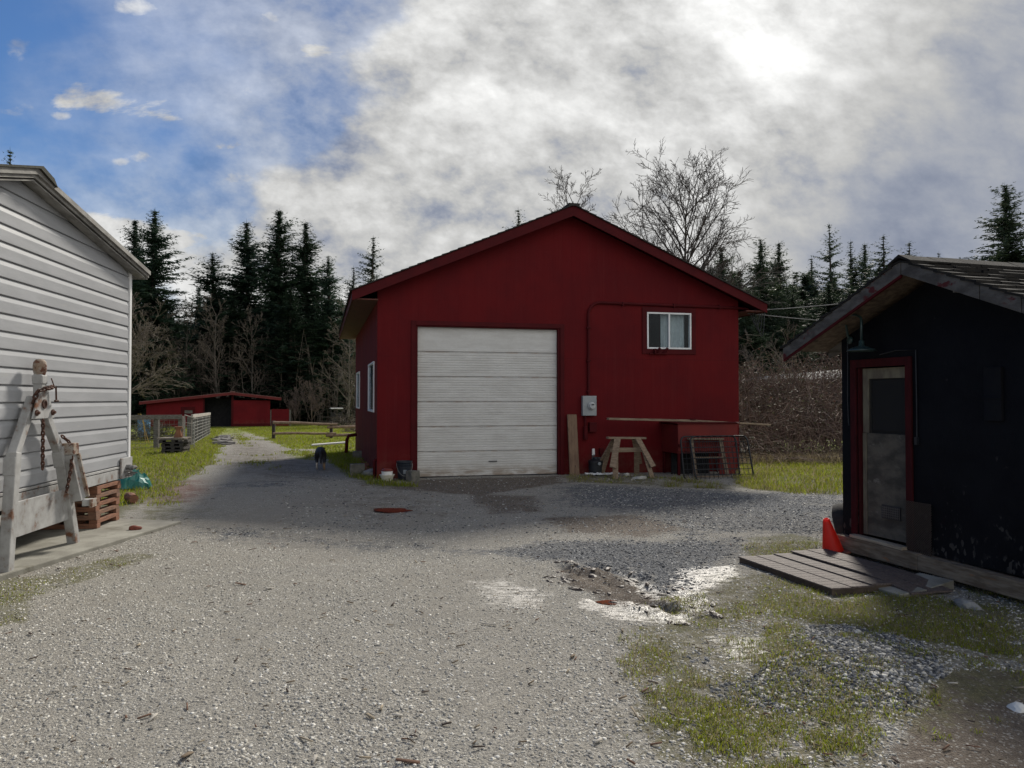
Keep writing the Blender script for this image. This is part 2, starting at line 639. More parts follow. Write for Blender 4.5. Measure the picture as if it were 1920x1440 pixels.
RSTEEL = M('rusty_painted_steel', (.36, .34, .31), (.24, .17, .12), rough=.75, scale=11, bump=.4, bscale=30, spots=((.12, .05, .03), 16, .50, .58))
BARK = M('grey_bark', (.20, .18, .155), (.11, .095, .08), rough=.95, scale=3, stretch=(3, 3, .7), bump=.4)
TWIG = M('bare_twigs', (.19, .16, .13), (.11, .09, .075), rough=.9, scale=1.2)
TWIG_D = M('dark_bare_twigs', (.085, .07, .062), (.05, .042, .038), rough=.9, scale=1.2)
TRUNK = M('conifer_bark', (.075, .06, .05), (.04, .033, .028), rough=.95, scale=2)
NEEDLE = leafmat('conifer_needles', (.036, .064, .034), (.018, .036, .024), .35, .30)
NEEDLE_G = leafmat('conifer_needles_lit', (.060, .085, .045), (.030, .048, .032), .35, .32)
BLACKPL = M('black_plastic', (.018, .02, .026), (.012, .013, .016), rough=.45, spec=.4)
WIRE = M('galvanised_wire', (.30, .30, .29), (.20, .20, .19), rough=.5, metal=.5)
DKWIRE = M('dark_wire', (.03, .032, .035), (.02, .021, .023), rough=.5, metal=.3)

# ------------------------------------------------------------------ ground: one sheet with gravel, soil and turf worked into it
def poly_mask(P, poly, soft):
    """1 inside the polygon, falling to 0 over `soft` metres outside"""
    poly = np.array([(q[0], q[1]) for q in poly], float)
    lo, hi = poly.min(0) - soft * 2, poly.max(0) + soft * 2
    idx = np.where((P[:, 0] > lo[0]) & (P[:, 0] < hi[0]) & (P[:, 1] > lo[1]) & (P[:, 1] < hi[1]))[0]
    out = np.zeros(len(P))
    if not len(idx):
        return out
    q = P[idx]
    d = np.full(len(q), 1e9)
    ins = np.zeros(len(q), bool)
    n = len(poly)
    for i in range(n):
        a, b = poly[i], poly[(i + 1) % n]
        e = b - a
        t = np.clip(((q - a) @ e) / (e @ e + 1e-12), 0, 1)
        d = np.minimum(d, np.linalg.norm(q - a - t[:, None] * e, axis=1))
        c = (a[1] > q[:, 1]) != (b[1] > q[:, 1])
        with np.errstate(divide='ignore', invalid='ignore'):
            xi = (b[0] - a[0]) * (q[:, 1] - a[1]) / (b[1] - a[1]) + a[0]
        ins ^= c & (q[:, 0] < xi)
    sd = np.where(ins, d, -d)
    t = np.clip(.5 + sd / (2 * soft), 0, 1)
    out[idx] = t * t * (3 - 2 * t)
    return out


def PG(*pts):
    return [G(x, y) for x, y in pts]


# outlines worked out on the ground plane: (polygon, softness, strength)
GRASS = [
    (PG((170, 1000), (340, 905), (395, 868), (412, 838), (404, 820), (424, 803), (300, 793), (-400, 797), (-500, 1000)), .5, 1.0),   # garden side of the lane
    (PG((438, 802), (470, 812), (500, 822), (545, 842), (600, 842), (690, 842), (720, 800), (560, 797)), .6, 1.0),                   # lawn behind the rails
    (PG((530, 842), (592, 846), (592, 864), (540, 862)), .5, .62),
    (PG((600, 842), (690, 842), (720, 898), (790, 912), (700, 912), (652, 893), (622, 872)), .25, .85),                             # strip along the garage side
    (PG((440, 800), (460, 815), (480, 822), (462, 838), (440, 830), (425, 815)), .8, .50),
    (PG((470, 850), (520, 862), (500, 880), (440, 870)), .8, .42),
    (PG((1385, 862), (1700, 862), (1700, 928), (1500, 925), (1400, 915), (1375, 905)), .3, .95),                                    # bank below the brambles
    (PG((1380, 800), (2600, 800), (2600, 925), (1700, 928), (1560, 905)), 1.0, .8),
    (PG((1060, 893), (1250, 893), (1390, 905), (1385, 915), (1200, 908), (1060, 905)), .15, .50),                                   # dry grass under the sawhorse
    (PG((1395, 1010), (1480, 1000), (1545, 1010), (1540, 1040), (1470, 1048), (1400, 1050)), .12, .66),
    (PG((1420, 1090), (1560, 1130), (1700, 1110), (1920, 1140), (1920, 1240), (1700, 1215), (1500, 1180), (1400, 1130)), .16, .86),
    (PG((1270, 1085), (1395, 1065), (1560, 1130), (1500, 1180), (1380, 1140)), .15, .45),
    (PG((1180, 1215), (1250, 1225), (1360, 1290), (1250, 1300)), .08, .72),
    (PG((1250, 1160), (1290, 1168), (1290, 1190), (1250, 1185)), .05, .8),
    (PG((1420, 1180), (1520, 1190), (1520, 1240), (1430, 1235)), .07, .75),
    (PG((1190, 1290), (1310, 1300), (1420, 1340), (1340, 1365), (1200, 1325)), .08, .72),
    (PG((1400, 1260), (1520, 1290), (1640, 1360), (1560, 1370), (1430, 1320)), .08, .72),
    (PG((1210, 1370), (1275, 1375), (1290, 1425), (1215, 1430)), .22, .85),
    (PG((1520, 1375), (1605, 1380), (1620, 1420), (1500, 1450)), .22, .85),
    (PG((1230, 1390), (1420, 1400), (1440, 1500), (1230, 1500)), .10, .58),
    (PG((1740, 1200), (1960, 1220), (1960, 1300), (1790, 1290), (1660, 1240)), .14, .55),
    (PG((-60, 1085), (100, 1070), (260, 1030), (300, 1040), (200, 1075), (90, 1110), (-60, 1150)), .12, .60),                          # moss along the concrete
    (PG((-80, 1110), (70, 1110), (60, 1165), (-80, 1190)), .1, .62),
    (PG((1790, 1085), (1990, 1135), (1990, 1200), (1800, 1140)), .15, .6),
    (PG((330, 960), (420, 945), (400, 975), (300, 985)), .2, .35),
    (PG((250, 935), (345, 915), (350, 975), (250, 985)), .2, .5),
]
GRASS += [
    (PG((1170, 1150), (1400, 1060), (1960, 1150), (2050, 1300), (1700, 1420), (1600, 1560), (1180, 1560), (1150, 1300)), .25, .53),
]
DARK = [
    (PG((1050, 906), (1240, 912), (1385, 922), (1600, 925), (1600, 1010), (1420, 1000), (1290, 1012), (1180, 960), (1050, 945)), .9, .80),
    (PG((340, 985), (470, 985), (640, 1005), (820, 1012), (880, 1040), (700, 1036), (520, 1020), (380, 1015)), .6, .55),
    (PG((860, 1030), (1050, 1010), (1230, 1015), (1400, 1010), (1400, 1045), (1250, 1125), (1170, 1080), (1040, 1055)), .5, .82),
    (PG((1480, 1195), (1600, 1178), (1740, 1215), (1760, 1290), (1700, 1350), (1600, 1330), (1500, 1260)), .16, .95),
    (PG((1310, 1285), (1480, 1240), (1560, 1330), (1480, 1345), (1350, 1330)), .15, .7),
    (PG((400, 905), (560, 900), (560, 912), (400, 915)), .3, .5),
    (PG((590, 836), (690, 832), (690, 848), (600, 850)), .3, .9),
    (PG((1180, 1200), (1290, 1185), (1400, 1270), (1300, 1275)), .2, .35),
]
DIRT = [
    (PG((392, 872), (415, 838), (425, 806), (455, 806), (500, 830), (600, 862), (640, 900), (480, 905)), 1.0, .52),
    (PG((640, 905), (800, 915), (900, 960), (700, 990), (560, 950)), .8, .42),
    (PG((1170, 1140), (1400, 1060), (1960, 1150), (2050, 1300), (1700, 1420), (1600, 1560), (1180, 1560), (1150, 1300)), .3, .56),
    (PG((779, 900), (1055, 892), (1055, 906), (900, 930), (720, 915)), .25, .95),
    (PG((860, 925), (1010, 930), (1020, 960), (920, 965)), .25, .75),
    (PG((1010, 970), (1200, 965), (1300, 995), (1210, 1008), (1060, 998)), .3, .85),
    (PG((640, 945), (790, 940), (830, 965), (700, 985)), .3, .45),
    (PG((1760, 1270), (2050, 1240), (2050, 1600), (1700, 1560), (1640, 1400)), .2, .95),
    (PG((1040, 1060), (1130, 1065), (1200, 1105), (1290, 1140), (1260, 1165), (1150, 1130), (1060, 1095)), .12, .9),
    (PG((1400, 1370), (1700, 1380), (1800, 1560), (1300, 1560)), .2, .55),
    (PG((700, 890), (800, 905), (760, 925), (640, 905)), .2, .5),
    (PG((350, 830), (500, 830), (420, 845)), .6, .35),
    (PG((1060, 892), (1240, 892), (1240, 906), (1060, 906)), .2, .6),
]
WET = [
    (PG((870, 1085), (960, 1080), (1050, 1110), (1010, 1150), (900, 1140)), .2, .85),
    (PG((1265, 1065), (1380, 1060), (1400, 1085), (1330, 1110), (1350, 1150), (1290, 1150), (1240, 1120)), .14, 1.0),
    (PG((1080, 1115), (1180, 1120), (1310, 1150), (1290, 1172), (1150, 1165), (1080, 1140)), .1, .95),
    (PG((1150, 1065), (1230, 1095), (1290, 1140), (1240, 1140), (1170, 1100)), .07, .8),
    (PG((1310, 1190), (1440, 1200), (1460, 1250), (1370, 1260)), .12, .9),
    (PG((1220, 1330), (1420, 1370), (1560, 1390), (1700, 1420), (1500, 1460), (1340, 1400)), .12, .55),
    (PG((1190, 1170), (1320, 1180), (1380, 1230), (1290, 1240), (1180, 1210)), .15, .5),
    (PG((1000, 1060), (1090, 1062), (1110, 1085), (1020, 1080)), .08, .6),
    (PG((1590, 1390), (1800, 1400), (1750, 1500), (1560, 1480)), .15, .5),
]
MULCH = [(PG((250, 905), (380, 898), (410, 915), (370, 945), (250, 945)), .7, .75),
         (PG((420, 925), (560, 918), (600, 960), (450, 970)), .5, .2)]


def acc(P, lst):
    o = np.zeros(len(P))
    for poly, soft, s in lst:
        o = np.maximum(o, poly_mask(P, poly, soft) * s)
    return o


PUD1, PUD2, PUD3 = G(735, 955), G(1145, 1123), G(1213, 1133)
RUT_A, RUT_B = G(1040, 1062), G(1290, 1155)
MOUND = G(1630, 1255)


def height(x, y):
    z = gbase(y)
    near = np.clip((40 - np.hypot(x, y)) / 25, 0, 1)
    z = z + near * ((fbm(x, y, .45, 3, 3) - .5) * .05 + (fbm(x, y, 2.6, 5, 3) - .5) * .022)
    # wheel ruts with pushed-up mud either side
    a, b = np.array(RUT_A[:2]), np.array(RUT_B[:2])
    L = np.linalg.norm(b - a)
    e = (b - a) / L
    nn = np.array([-e[1], e[0]])
    s = (x - a[0]) * e[0] + (y - a[1]) * e[1]
    t = (x - a[0]) * nn[0] + (y - a[1]) * nn[1] + (fbm(x, y, 2.6, 9, 4) - .5) * .34
    w = np.clip((s + .2) / .35, 0, 1) * np.clip((L + .2 - s) / .35, 0, 1)
    rough = np.clip(-.9 + 3.4 * fbm(x, y, 5.5, 21, 4), -.3, 1.7)
    prof = -.05 * np.exp(-(t / .07) ** 2) + .042 * np.exp(-((t - .15) / .06) ** 2) + .028 * np.exp(-((t + .15) / .06) ** 2)
    prof = prof - .03 * np.exp(-((t - .30) / .05) ** 2) + .02 * np.exp(-((t - .40) / .05) ** 2) + .008 * np.sin(s * 60) * np.exp(-((t + .0) / .2) ** 2)
    z = z + w * prof * rough
    s2 = (x - a[0] + .05) * e[0] + (y - a[1]) * e[1]
    # loose gravel heap
    r2 = ((x - MOUND.x) / .62) ** 2 + ((y - MOUND.y) / .75) ** 2
    z = z + .11 * np.exp(-r2 * 1.3)
    # shallow puddle dishes
    for p, rx, ry, dp in ((PUD1, .33, .3, .03), (PUD2, .16, .13, .03), (PUD3, .2, .12, .03)):
        z = z - dp * np.exp(-(((x - p.x) / rx) ** 2 + ((y - p.y) / ry) ** 2) ** 2)
    # ground falls a little in front of the red hutch
    z = z - .07 * np.exp(-((x - 3.6) / 1.6) ** 2 - ((y - 14.6) / .9) ** 2)
    return z


def axis(parts, grow, end):
    a = [parts[0][0]]
    for lo, hi, st in parts:
        a += list(np.arange(lo + st, hi + 1e-6, st))
    st = parts[-1][2]
    while a[-1] < end:
        st *= grow
        a.append(a[-1] + st)
    return a


xp = axis([(0, 4.6, .05), (4.6, 9, .11), (9, 20, .3), (20, 40, .8)], 1.25, 900)
xs = np.array([-q for q in xp[:0:-1]] + xp)
yp = axis([(2, 9.2, .045), (9.2, 20, .10), (20, 34, .25), (34, 70, .6)], 1.2, 1500)
ys = np.array([-300, -150, -80, -40, -20, -10, -5, -2, 0, 1] + yp, float)
GX, GY = np.meshgrid(xs, ys)
P = np.stack([GX.ravel(), GY.ravel()], 1)
Z = height(P[:, 0], P[:, 1])
m_gr, m_dk, m_di, m_we, m_mu = acc(P, GRASS), acc(P, DARK), acc(P, DIRT), acc(P, WET), acc(P, MULCH)
far = np.clip((P[:, 1] - 40) / 10, 0, 1)
wide = np.clip((np.abs(P[:, 0]) - 12) / 6, 0, 1) * np.clip((P[:, 1] - 8) / 6, 0, 1)
m_gr = np.maximum(m_gr, np.maximum(far * .9, wide * .9))
wood = np.clip((P[:, 1] - 66) / 5, 0, 1)                      # bare forest floor under the conifers
m_di = np.maximum(m_di, wood)
m_gr = m_gr * (1 - wood)
nx, ny = len(xs), len(ys)
ii = (np.arange(ny - 1)[:, None] * nx + np.arange(nx - 1)[None, :]).ravel()
Fq = np.stack([ii, ii + 1, ii + 1 + nx, ii + nx], 1)


def ground_material():
    m, k = newmat('gravel_yard')
    g = k.n('ShaderNodeNewGeometry').outputs['Position']
    x, y, z = k.sep(g)
    pos = k.comb(x, y, 0.0)
    a1 = k.sep(k.n('ShaderNodeAttribute', attribute_name='cover_a').outputs['Vector'])
    a2 = k.sep(k.n('ShaderNodeAttribute', attribute_name='cover_b').outputs['Vector'])
    nA = k.noise(pos, 2.3, 6, .65)
    nB = k.noise(pos, 9.0, 6, .65)
    nC = k.noise(pos, 38.0, 4, .6)
    br = k.m('ADD', k.m('MULTIPLY', k.m('SUBTRACT', nA, .5), .8), k.m('MULTIPLY', k.m('SUBTRACT', nB, .5), .9))
    br = k.m('ADD', br, k.m('MULTIPLY', k.m('SUBTRACT', nC, .5), .4))

    def msk(s, lo=.36, hi=.64, q=1.0):
        on = k.ramp(s, .02, .2)
        return k.m('MULTIPLY', on, k.ramp(k.m('ADD', s, k.m('MULTIPLY', br, q)), lo, hi))
    grass, dark, dirt = msk(a1[0], .3, .68, 1.25), msk(a1[1], .25, .75, 1.5), msk(a1[2], .25, .8, 1.3)
    wbr = k.m('ADD', k.m('MULTIPLY', k.m('SUBTRACT', k.noise(k.vm('MULTIPLY', pos, (1.0, 2.2, 1)), 7, 6, .68), .5), 2.2), k.m('MULTIPLY', k.m('SUBTRACT', nC, .5), 1.3))
    wet = k.m('MULTIPLY', k.ramp(a2[0], .02, .25), k.ramp(k.m('ADD', a2[0], wbr), .55, 1.05))
    mulch = msk(a2[1], .25, .9, 1.3)
    # crushed stone, two sizes
    v1 = k.n('ShaderNodeTexVoronoi')
    k.put(v1.inputs['Vector'], pos)
    v1.inputs['Scale'].default_value = 85
    v2 = k.n('ShaderNodeTexVoronoi')
    k.put(v2.inputs['Vector'], k.vm('ADD', pos, k.vm('SCALE', k.noise(pos, 20, 2, col=True))))
    v2.inputs['Scale'].default_value = 38
    c1 = k.sep(v1.outputs['Color'])
    c2 = k.sep(v2.outputs['Color'])
    st = k.mix(c1[0], (.205, .193, .168), (.44, .415, .362))
    st = k.mix(k.ramp(c1[1], .92, .98), st, (.62, .60, .56))
    st = k.mix(k.ramp(c1[2], .8, .95), st, (.095, .095, .10))
    big = k.mix(c2[0], (.22, .206, .178), (.49, .46, .40))
    st = k.mix(k.ramp(c2[1], .70, .78), st, big)
    st = k.mix(k.m('MULTIPLY', k.ramp(nC, .42, .62), .40), st, (.315, .30, .265))
    st = k.mix(k.m('MULTIPLY', k.ramp(nA, .38, .62), .30), st, (.275, .253, .213))
    nL = k.noise(k.vm('MULTIPLY', pos, (1, .55, 1)), .55, 5, .6, .6)
    st = k.mix(k.m('MULTIPLY', k.ramp(nL, .46, .66), .50), st, k.mix(k.ramp(nB, .3, .7), (.23, .205, .17), (.33, .31, .275)))
    st = k.mix(k.m('MULTIPLY', k.ramp(nB, .52, .72), .35), st, (.17, .16, .145))
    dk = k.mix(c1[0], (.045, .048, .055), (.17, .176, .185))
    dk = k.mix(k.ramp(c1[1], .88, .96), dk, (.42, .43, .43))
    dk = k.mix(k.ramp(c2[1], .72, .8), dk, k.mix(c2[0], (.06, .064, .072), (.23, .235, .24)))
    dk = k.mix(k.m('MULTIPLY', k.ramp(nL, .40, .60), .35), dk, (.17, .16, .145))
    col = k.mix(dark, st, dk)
    so = k.mix(k.ramp(nB, .3, .7), (.085, .062, .046), (.155, .125, .098))
    so = k.mix(k.ramp(c1[1], .84, .95), so, (.30, .28, .25))
    col = k.mix(k.m('MULTIPLY', dirt, .9), col, so)
    mu = k.mix(c1[0], (.12, .05, .04), (.26, .13, .10))
    col = k.mix(k.m('MULTIPLY', mulch, .8), col, mu)
    gr = k.mix(k.ramp(nB, .3, .7), (.075, .085, .026), (.145, .135, .06))
    gr = k.mix(k.ramp(nC, .5, .75), gr, (.15, .125, .08))
    far = k.ramp(y, 12, 26)
    gr = k.mix(far, gr, k.mix(k.ramp(nA, .3, .7), (.150, .205, .020), (.245, .255, .045)))
    col = k.mix(k.m('MULTIPLY', grass, k.ramp(far, 0, 1, .72, .95)), col, gr)
    silt = k.mix(k.ramp(nB, .35, .65), (.17, .155, .135), (.30, .285, .26))
    col = k.mix(k.m('MULTIPLY', wet, .55), col, silt)
    b = k.n('ShaderNodeBsdfPrincipled')
    k.put(b.inputs['Base Color'], col)
    rg = k.m('SUBTRACT', .93, k.m('MULTIPLY', wet, k.ramp(nC, .3, .65, .60, .46)))
    k.put(b.inputs['Roughness'], rg)
    k.put(b.inputs['Specular IOR Level'], k.m('ADD', .2, k.m('MULTIPLY', wet, .27)))
    h = k.m('ADD', k.m('MULTIPLY', v1.outputs['Distance'], -.8), k.m('MULTIPLY', k.m('MULTIPLY', v2.outputs['Distance'], k.ramp(c2[1], .70, .78)), -1.2))
    h = k.m('ADD', h, k.m('MULTIPLY', nC, .8))
    bn = k.n('ShaderNodeBump')
    k.put(bn.inputs['Strength'], k.m('SUBTRACT', .75, k.m('MULTIPLY', wet, .40)))
    bn.inputs['Distance'].default_value = .012
    k.put(bn.inputs['Height'], h)
    k.put(b.inputs['Normal'], bn.outputs[0])
    finish(k, b.outputs[0])
    return m


one = np.ones(len(P))
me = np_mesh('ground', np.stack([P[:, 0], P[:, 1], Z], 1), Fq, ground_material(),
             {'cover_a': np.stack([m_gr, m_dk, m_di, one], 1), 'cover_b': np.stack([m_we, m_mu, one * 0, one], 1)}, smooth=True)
tag(link_mesh('ground', me), kind='structure')


# the concrete apron under the white trailer
m = MB()
a1, a2, a3 = G(340, 983), G(0, 1088), G(255, 978)
dr = (a2 - a1).normalized()
a2 = a1 + dr * 6.4
m.slab([(a1.x, a1.y), (a3.x - .4, a3.y + .05), (-9, 10.6), (-9, 3.0), (a2.x, a2.y)], -.2, .045)
tag(m.build('concrete_pavement', CONC, bevel=.012), kind='structure')


# ------------------------------------------------------------------ red garage
BA = math.radians(14.0)
BO = Vector((-2.686, 15.325, 0))
BW, BD, BR, BS, BPK = 8.01, 9.6, 4.005, .427, 5.65
garage = thing('garage', 'large dark red gabled garage with a tall white roll-up door', 'garage', BO, BA)


def roof_z(x, drop=0.0):
    return BPK - BS * abs(x - BR) - drop


def bw(x, y, z=0.0):
    """garage-frame point in the world"""
    return Vector((BO.x + x * math.cos(BA) - y * math.sin(BA), BO.y + x * math.sin(BA) + y * math.cos(BA), z))


def piece(mb, x0, x1, z0, z1=None, y0=0.0, y1=.12):
    if z1 is not None:
        mb.box(x0, x1, y0, y1, z0, z1)
        return
    top = [(x1, roof_z(x1, .14))]
    if x0 < BR < x1:
        top.append((BR, roof_z(BR, .14)))
    top.append((x0, roof_z(x0, .14)))
    mb.prism([(x0, z0), (x1, z0)] + top, y0, y1)


DX0, DX1, DZ = .764, 3.814, 3.09
WX0, WX1, WZ0, WZ1 = 5.79, 6.84, 2.69, 3.49
m = MB()
piece(m, 0, DX0, -.4)
piece(m, DX0, DX1, DZ)
piece(m, DX1, WX0, -.4)
piece(m, WX0, WX1, -.4, WZ0)
piece(m, WX0, WX1, WZ1)
piece(m, WX1, BW, -.4)
m.build('front_wall', RED_X, garage)
SW = [(.8, 2.6), (6.8, 8.6)]
SZ0, SZ1 = 1.32, 2.39
et = roof_z(0, .14)
m = MB()
yy = .12
for a, b in SW:
    m.box(0, .12, yy, a, -.6, et)
    m.box(0, .12, a, b, -.6, SZ0)
    m.box(0, .12, a, b, SZ1, et)
    yy = b
m.box(0, .12, yy, BD, -.6, et)
m.box(BW - .12, BW, .12, BD, -.6, et)
piece(m, .12, BW - .12, -.6, None, BD - .12, BD)
m.build('side_wall', RED_Y, garage)
m = MB()
m.box(.12, BW - .12, .12, BD - .12, -.02, .02)
m.build('floor', CONC_D, garage)
# corner boards
m = MB()
m.box(-.004, .03, .3, BD, -.5, .1)
# roof: deck, shingles, fascia, soffit
yf, yb = -.35, BD + .35
xl, xr = -.5, BW + .5
m = MB()
m.prism([(xl, roof_z(xl, .10)), (BR, roof_z(BR, .10)), (xr, roof_z(xr, .10)), (xr, roof_z(xr, .02)), (BR, roof_z(BR, .02)), (xl, roof_z(xl, .02))], yf + .03, yb - .03)
roof = m.build('roof', RED, garage)
m = MB()
rs = random.Random(3)
for sgn in (-1, 1):
    nrow = 28
    for i in range(nrow):
        xa = BR + sgn * (4.505 + .05) * (1 - i / nrow)
        xb = BR + sgn * (4.505 + .05) * (1 - (i + 1) / nrow)
        za, zb = roof_z(xa) + .012, roof_z(xb) - .004
        j = rs.uniform(-.008, .008)
        m.add([(xa, yf - .04 + j, za), (xa, yb + .04, za), (xb, yb + .04, zb), (xb, yf - .04 + j, zb),
               (xa, yf - .04 + j, za - .028), (xa, yb + .04, za - .028), (xb, yb + .04, zb - .012), (xb, yf - .04 + j, zb - .012)],
              [(0, 1, 2, 3), (7, 6, 5, 4), (0, 3, 7, 4), (1, 0, 4, 5), (2, 1, 5, 6), (3, 2, 6, 7)])
m.box(BR - .12, BR + .12, yf - .045, yb + .045, BPK - .035, BPK + .018)
m.build('shingles', SHINGLE, roof)
m = MB()
for y0, y1 in ((yf, yf + .035), (yb - .035, yb)):
    for sg in (-1, 1):
        xa, xb = BR, BR + sg * 4.515
        pl = [(xa, roof_z(xa, .235)), (xb, roof_z(xb, .215)), (xb, roof_z(xb, .022)), (xa, roof_z(xa, .022))]
        m.prism(pl, y0, y1)
m.box(xl - .012, xl + .02, yf + .036, yb - .036, roof_z(xl, .20), roof_z(xl, .03))
m.box(xr - .02, xr + .012, yf + .036, yb - .036, roof_z(xr, .20), roof_z(xr, .03))
m.build('fascia_board', RED, garage)
m = MB()
sz = roof_z(xl, .19)
m.box(xl + .022, -.006, yf + .037, yb - .037, sz, sz + .02)
m.box(BW + .006, xr - .022, yf + .037, yb - .037, sz, sz + .02)
build_each(m, 'soffit', M('soffit_boards', (.13, .042, .030), (.09, .030, .024), rough=.7, scale=3, stretch=(14, 1.5, 1), bump=.2), garage)
# sectional garage door
dm, dk_ = newmat('garage_door_paint')
tcd = dk_.n('ShaderNodeTexCoord').outputs['Object']
gx, gy, gz_ = dk_.sep(tcd)
base = dk_.mix(dk_.ramp(dk_.noise(dk_.comb(dk_.m('MULTIPLY', gx, .7), 0, dk_.m('MULTIPLY', gz_, 3)), 2.4, 6, .65), .35, .65), (.63, .625, .60), (.54, .53, .505))
base = dk_.mix(dk_.m('MULTIPLY', dk_.ramp(dk_.noise(tcd, 22, 4, .6), .45, .7), .25), base, (.50, .48, .43))
stn = dk_.m('MULTIPLY', dk_.ramp(gz_, .02, .34, 1, 0), dk_.ramp(dk_.noise(dk_.comb(dk_.m('MULTIPLY', gx, 1.6), 0, dk_.m('MULTIPLY', gz_, 5)), 2.1, 6, .65), .32, .62))
base = dk_.mix(dk_.m('MULTIPLY', stn, .75), base, (.22, .15, .09))
frs = dk_.m('FRACT', dk_.m('DIVIDE', dk_.m('ADD', gz_, .002), .51))
drip = dk_.m('MULTIPLY', dk_.ramp(frs, 0.0, .10, 1, 0), dk_.ramp(dk_.noise(dk_.comb(dk_.m('MULTIPLY', gx, 3), 0, dk_.m('FLOOR', dk_.m('DIVIDE', gz_, .51))), 1.7, 4), .42, .68))
base = dk_.mix(dk_.m('MULTIPLY', drip, .5), base, (.40, .24, .14))
db = dk_.n('ShaderNodeBsdfPrincipled')
dk_.put(db.inputs['Base Color'], base)
db.inputs['Roughness'].default_value = .5
bnn = dk_.n('ShaderNodeBump')
bnn.inputs['Strength'].default_value = .12
bnn.inputs['Distance'].default_value = .004
dk_.put(bnn.inputs['Height'], dk_.noise(dk_.comb(dk_.m('MULTIPLY', gx, 2), gy, dk_.m('MULTIPLY', gz_, 9)), 14, 4))
dk_.put(db.inputs['Normal'], bnn.outputs[0])
finish(dk_, db.outputs[0])
door = None
for i in range(6):
    z0 = .02 + i * .51
    z1 = z0 + .505
    prof = [(.155, z0), (.102, z0 + .002), (.098, z0 + .010)]
    nr = 9
    for j in range(nr):
        q = z0 + .03 + (z1 - z0 - .05) * j / nr
        st = (z1 - z0 - .05) / nr
        if i == 5 and j > 0:
            continue
        prof += [(.098, q), (.098, q + st * .62), (.1045, q + st * .72), (.1045, q + st * .88)]
    prof += [(.098, z1 - .012), (.104, z1 - .002), (.155, z1)]
    m = MB()
    n = len(prof)
    vs = [(DX0 + .045, y, z) for y, z in prof] + [(DX1 - .045, y, z) for y, z in prof]
    m.add(vs, [(q, q + 1, q + 1 + n, q + n) for q in range(n - 1)] + [tuple(range(n)), tuple(range(2 * n - 1, n - 1, -1))])
    if door is None:
        door = m.build('garage_door', dm, garage)
        root_mb = m
    else:
        o = m.build('garage_door', dm, None)
        # weld every section into the one door
        bm = bmesh.new()
        bm.from_mesh(door.data)
        bm.from_mesh(o.data)
        bm.to_mesh(door.data)
        bm.free()
        bpy.data.objects.remove(o)
m = MB()
m.tube([(2.30, .098, .31), (2.30, .06, .31), (2.46, .06, .31), (2.46, .098, .31)], .011, 6)
m.build('handle', BLACKPL, door)
m = MB()
m.box(DX0 + .05, DX1 - .05, .095, .15, -.005, .018)
m.build('bottom_seal', BLACKPL, door)
m = MB()
m.box(DX0 - .09, DX0, -.022, -.001, -.2, DZ + .09)
m.box(DX1, DX1 + .09, -.022, -.001, -.2, DZ + .09)
m.box(DX0, DX1, -.0225, -.001, DZ, DZ + .09)
m.box(DX0, DX0 + .042, .001, .12, -.05, DZ - .002)
m.box(DX1 - .042, DX1, .001, .12, -.05, DZ - .002)
m.box(DX0 + .042, DX1 - .042, .001, .12, DZ - .025, DZ - .002)
m.build('door_trim', RED, garage, bevel=.004)
# front slider window
m = MB()
t = .11
m.box(WX0 - t, WX1 + t, -.024, -.001, WZ1, WZ1 + t)
m.box(WX0 - t, WX1 + t, -.024, -.001, WZ0 - t, WZ0)
m.box(WX0 - t, WX0, -.0235, -.001, WZ0, WZ1)
m.box(WX1, WX1 + t, -.0235, -.001, WZ0, WZ1)
m.build('window_trim', RED, garage, bevel=.004)


def slider(mb_frame, x0, x1, z0, z1, w=.035, d0=-.03, d1=.05, mid=True):
    mb_frame.box(x0, x1, d0, d1, z0, z0 + w)
    mb_frame.box(x0, x1, d0, d1, z1 - w, z1)
    mb_frame.box(x0, x0 + w, d0 + .001, d1 - .001, z0 + w, z1 - w)
    mb_frame.box(x1 - w, x1, d0 + .001, d1 - .001, z0 + w, z1 - w)
    if mid:
        xm = (x0 + x1) / 2
        mb_frame.box(xm - w / 2, xm + w / 2, d0 + .002, d1 - .002, z0 + w, z1 - w)


m = MB()
slider(m, WX0, WX1, WZ0, WZ1)
win = m.build('window', WHITE_V, garage, bevel=.003)
m = MB()
xm = (WX0 + WX1) / 2
m.box(WX0 + .035, xm - .0175, .012, .018, WZ0 + .035, WZ1 - .035)
m.box(xm + .0175, WX1 - .035, -.004, .002, WZ0 + .035, WZ1 - .035)
m.build('window_pane', GLASS, win)
m = MB()
q = [(WX0 + .40 + i * .02, .16 + .02 * math.sin(i * 1.35) + .006 * math.sin(i * .4)) for i in range(30)]
n = len(q)
m.add([(x, y, WZ0 - .05) for x, y in q] + [(x, y, WZ1 + .05) for x, y in q], [(i, i + 1, i + 1 + n, i + n) for i in range(n - 1)])
cu = m.build('curtain', M('pale_curtain', (.80, .82, .80), (.66, .68, .67), rough=.9), win, smooth=True, fix=False)
m = MB()
m.box(WX0 + .14, WX0 + .17, -.12, -.026, WZ0 - .10, WZ0 + .0)
m.beam((WX0 + .20, -.03, WZ0 - .10), (WX0 + .27, -.10, WZ0 + .02), .03, .05)
m.beam((WX0 + .38, -.03, WZ0 - .10), (WX0 + .45, -.10, WZ0 + .02), .03, .05)
m.beam((WX0 + .05, -.045, WZ0 - .105), (WX0 + .48, -.045, WZ0 - .105), .03, .02)
build_each(m, 'flower_box_bracket', RED, garage)
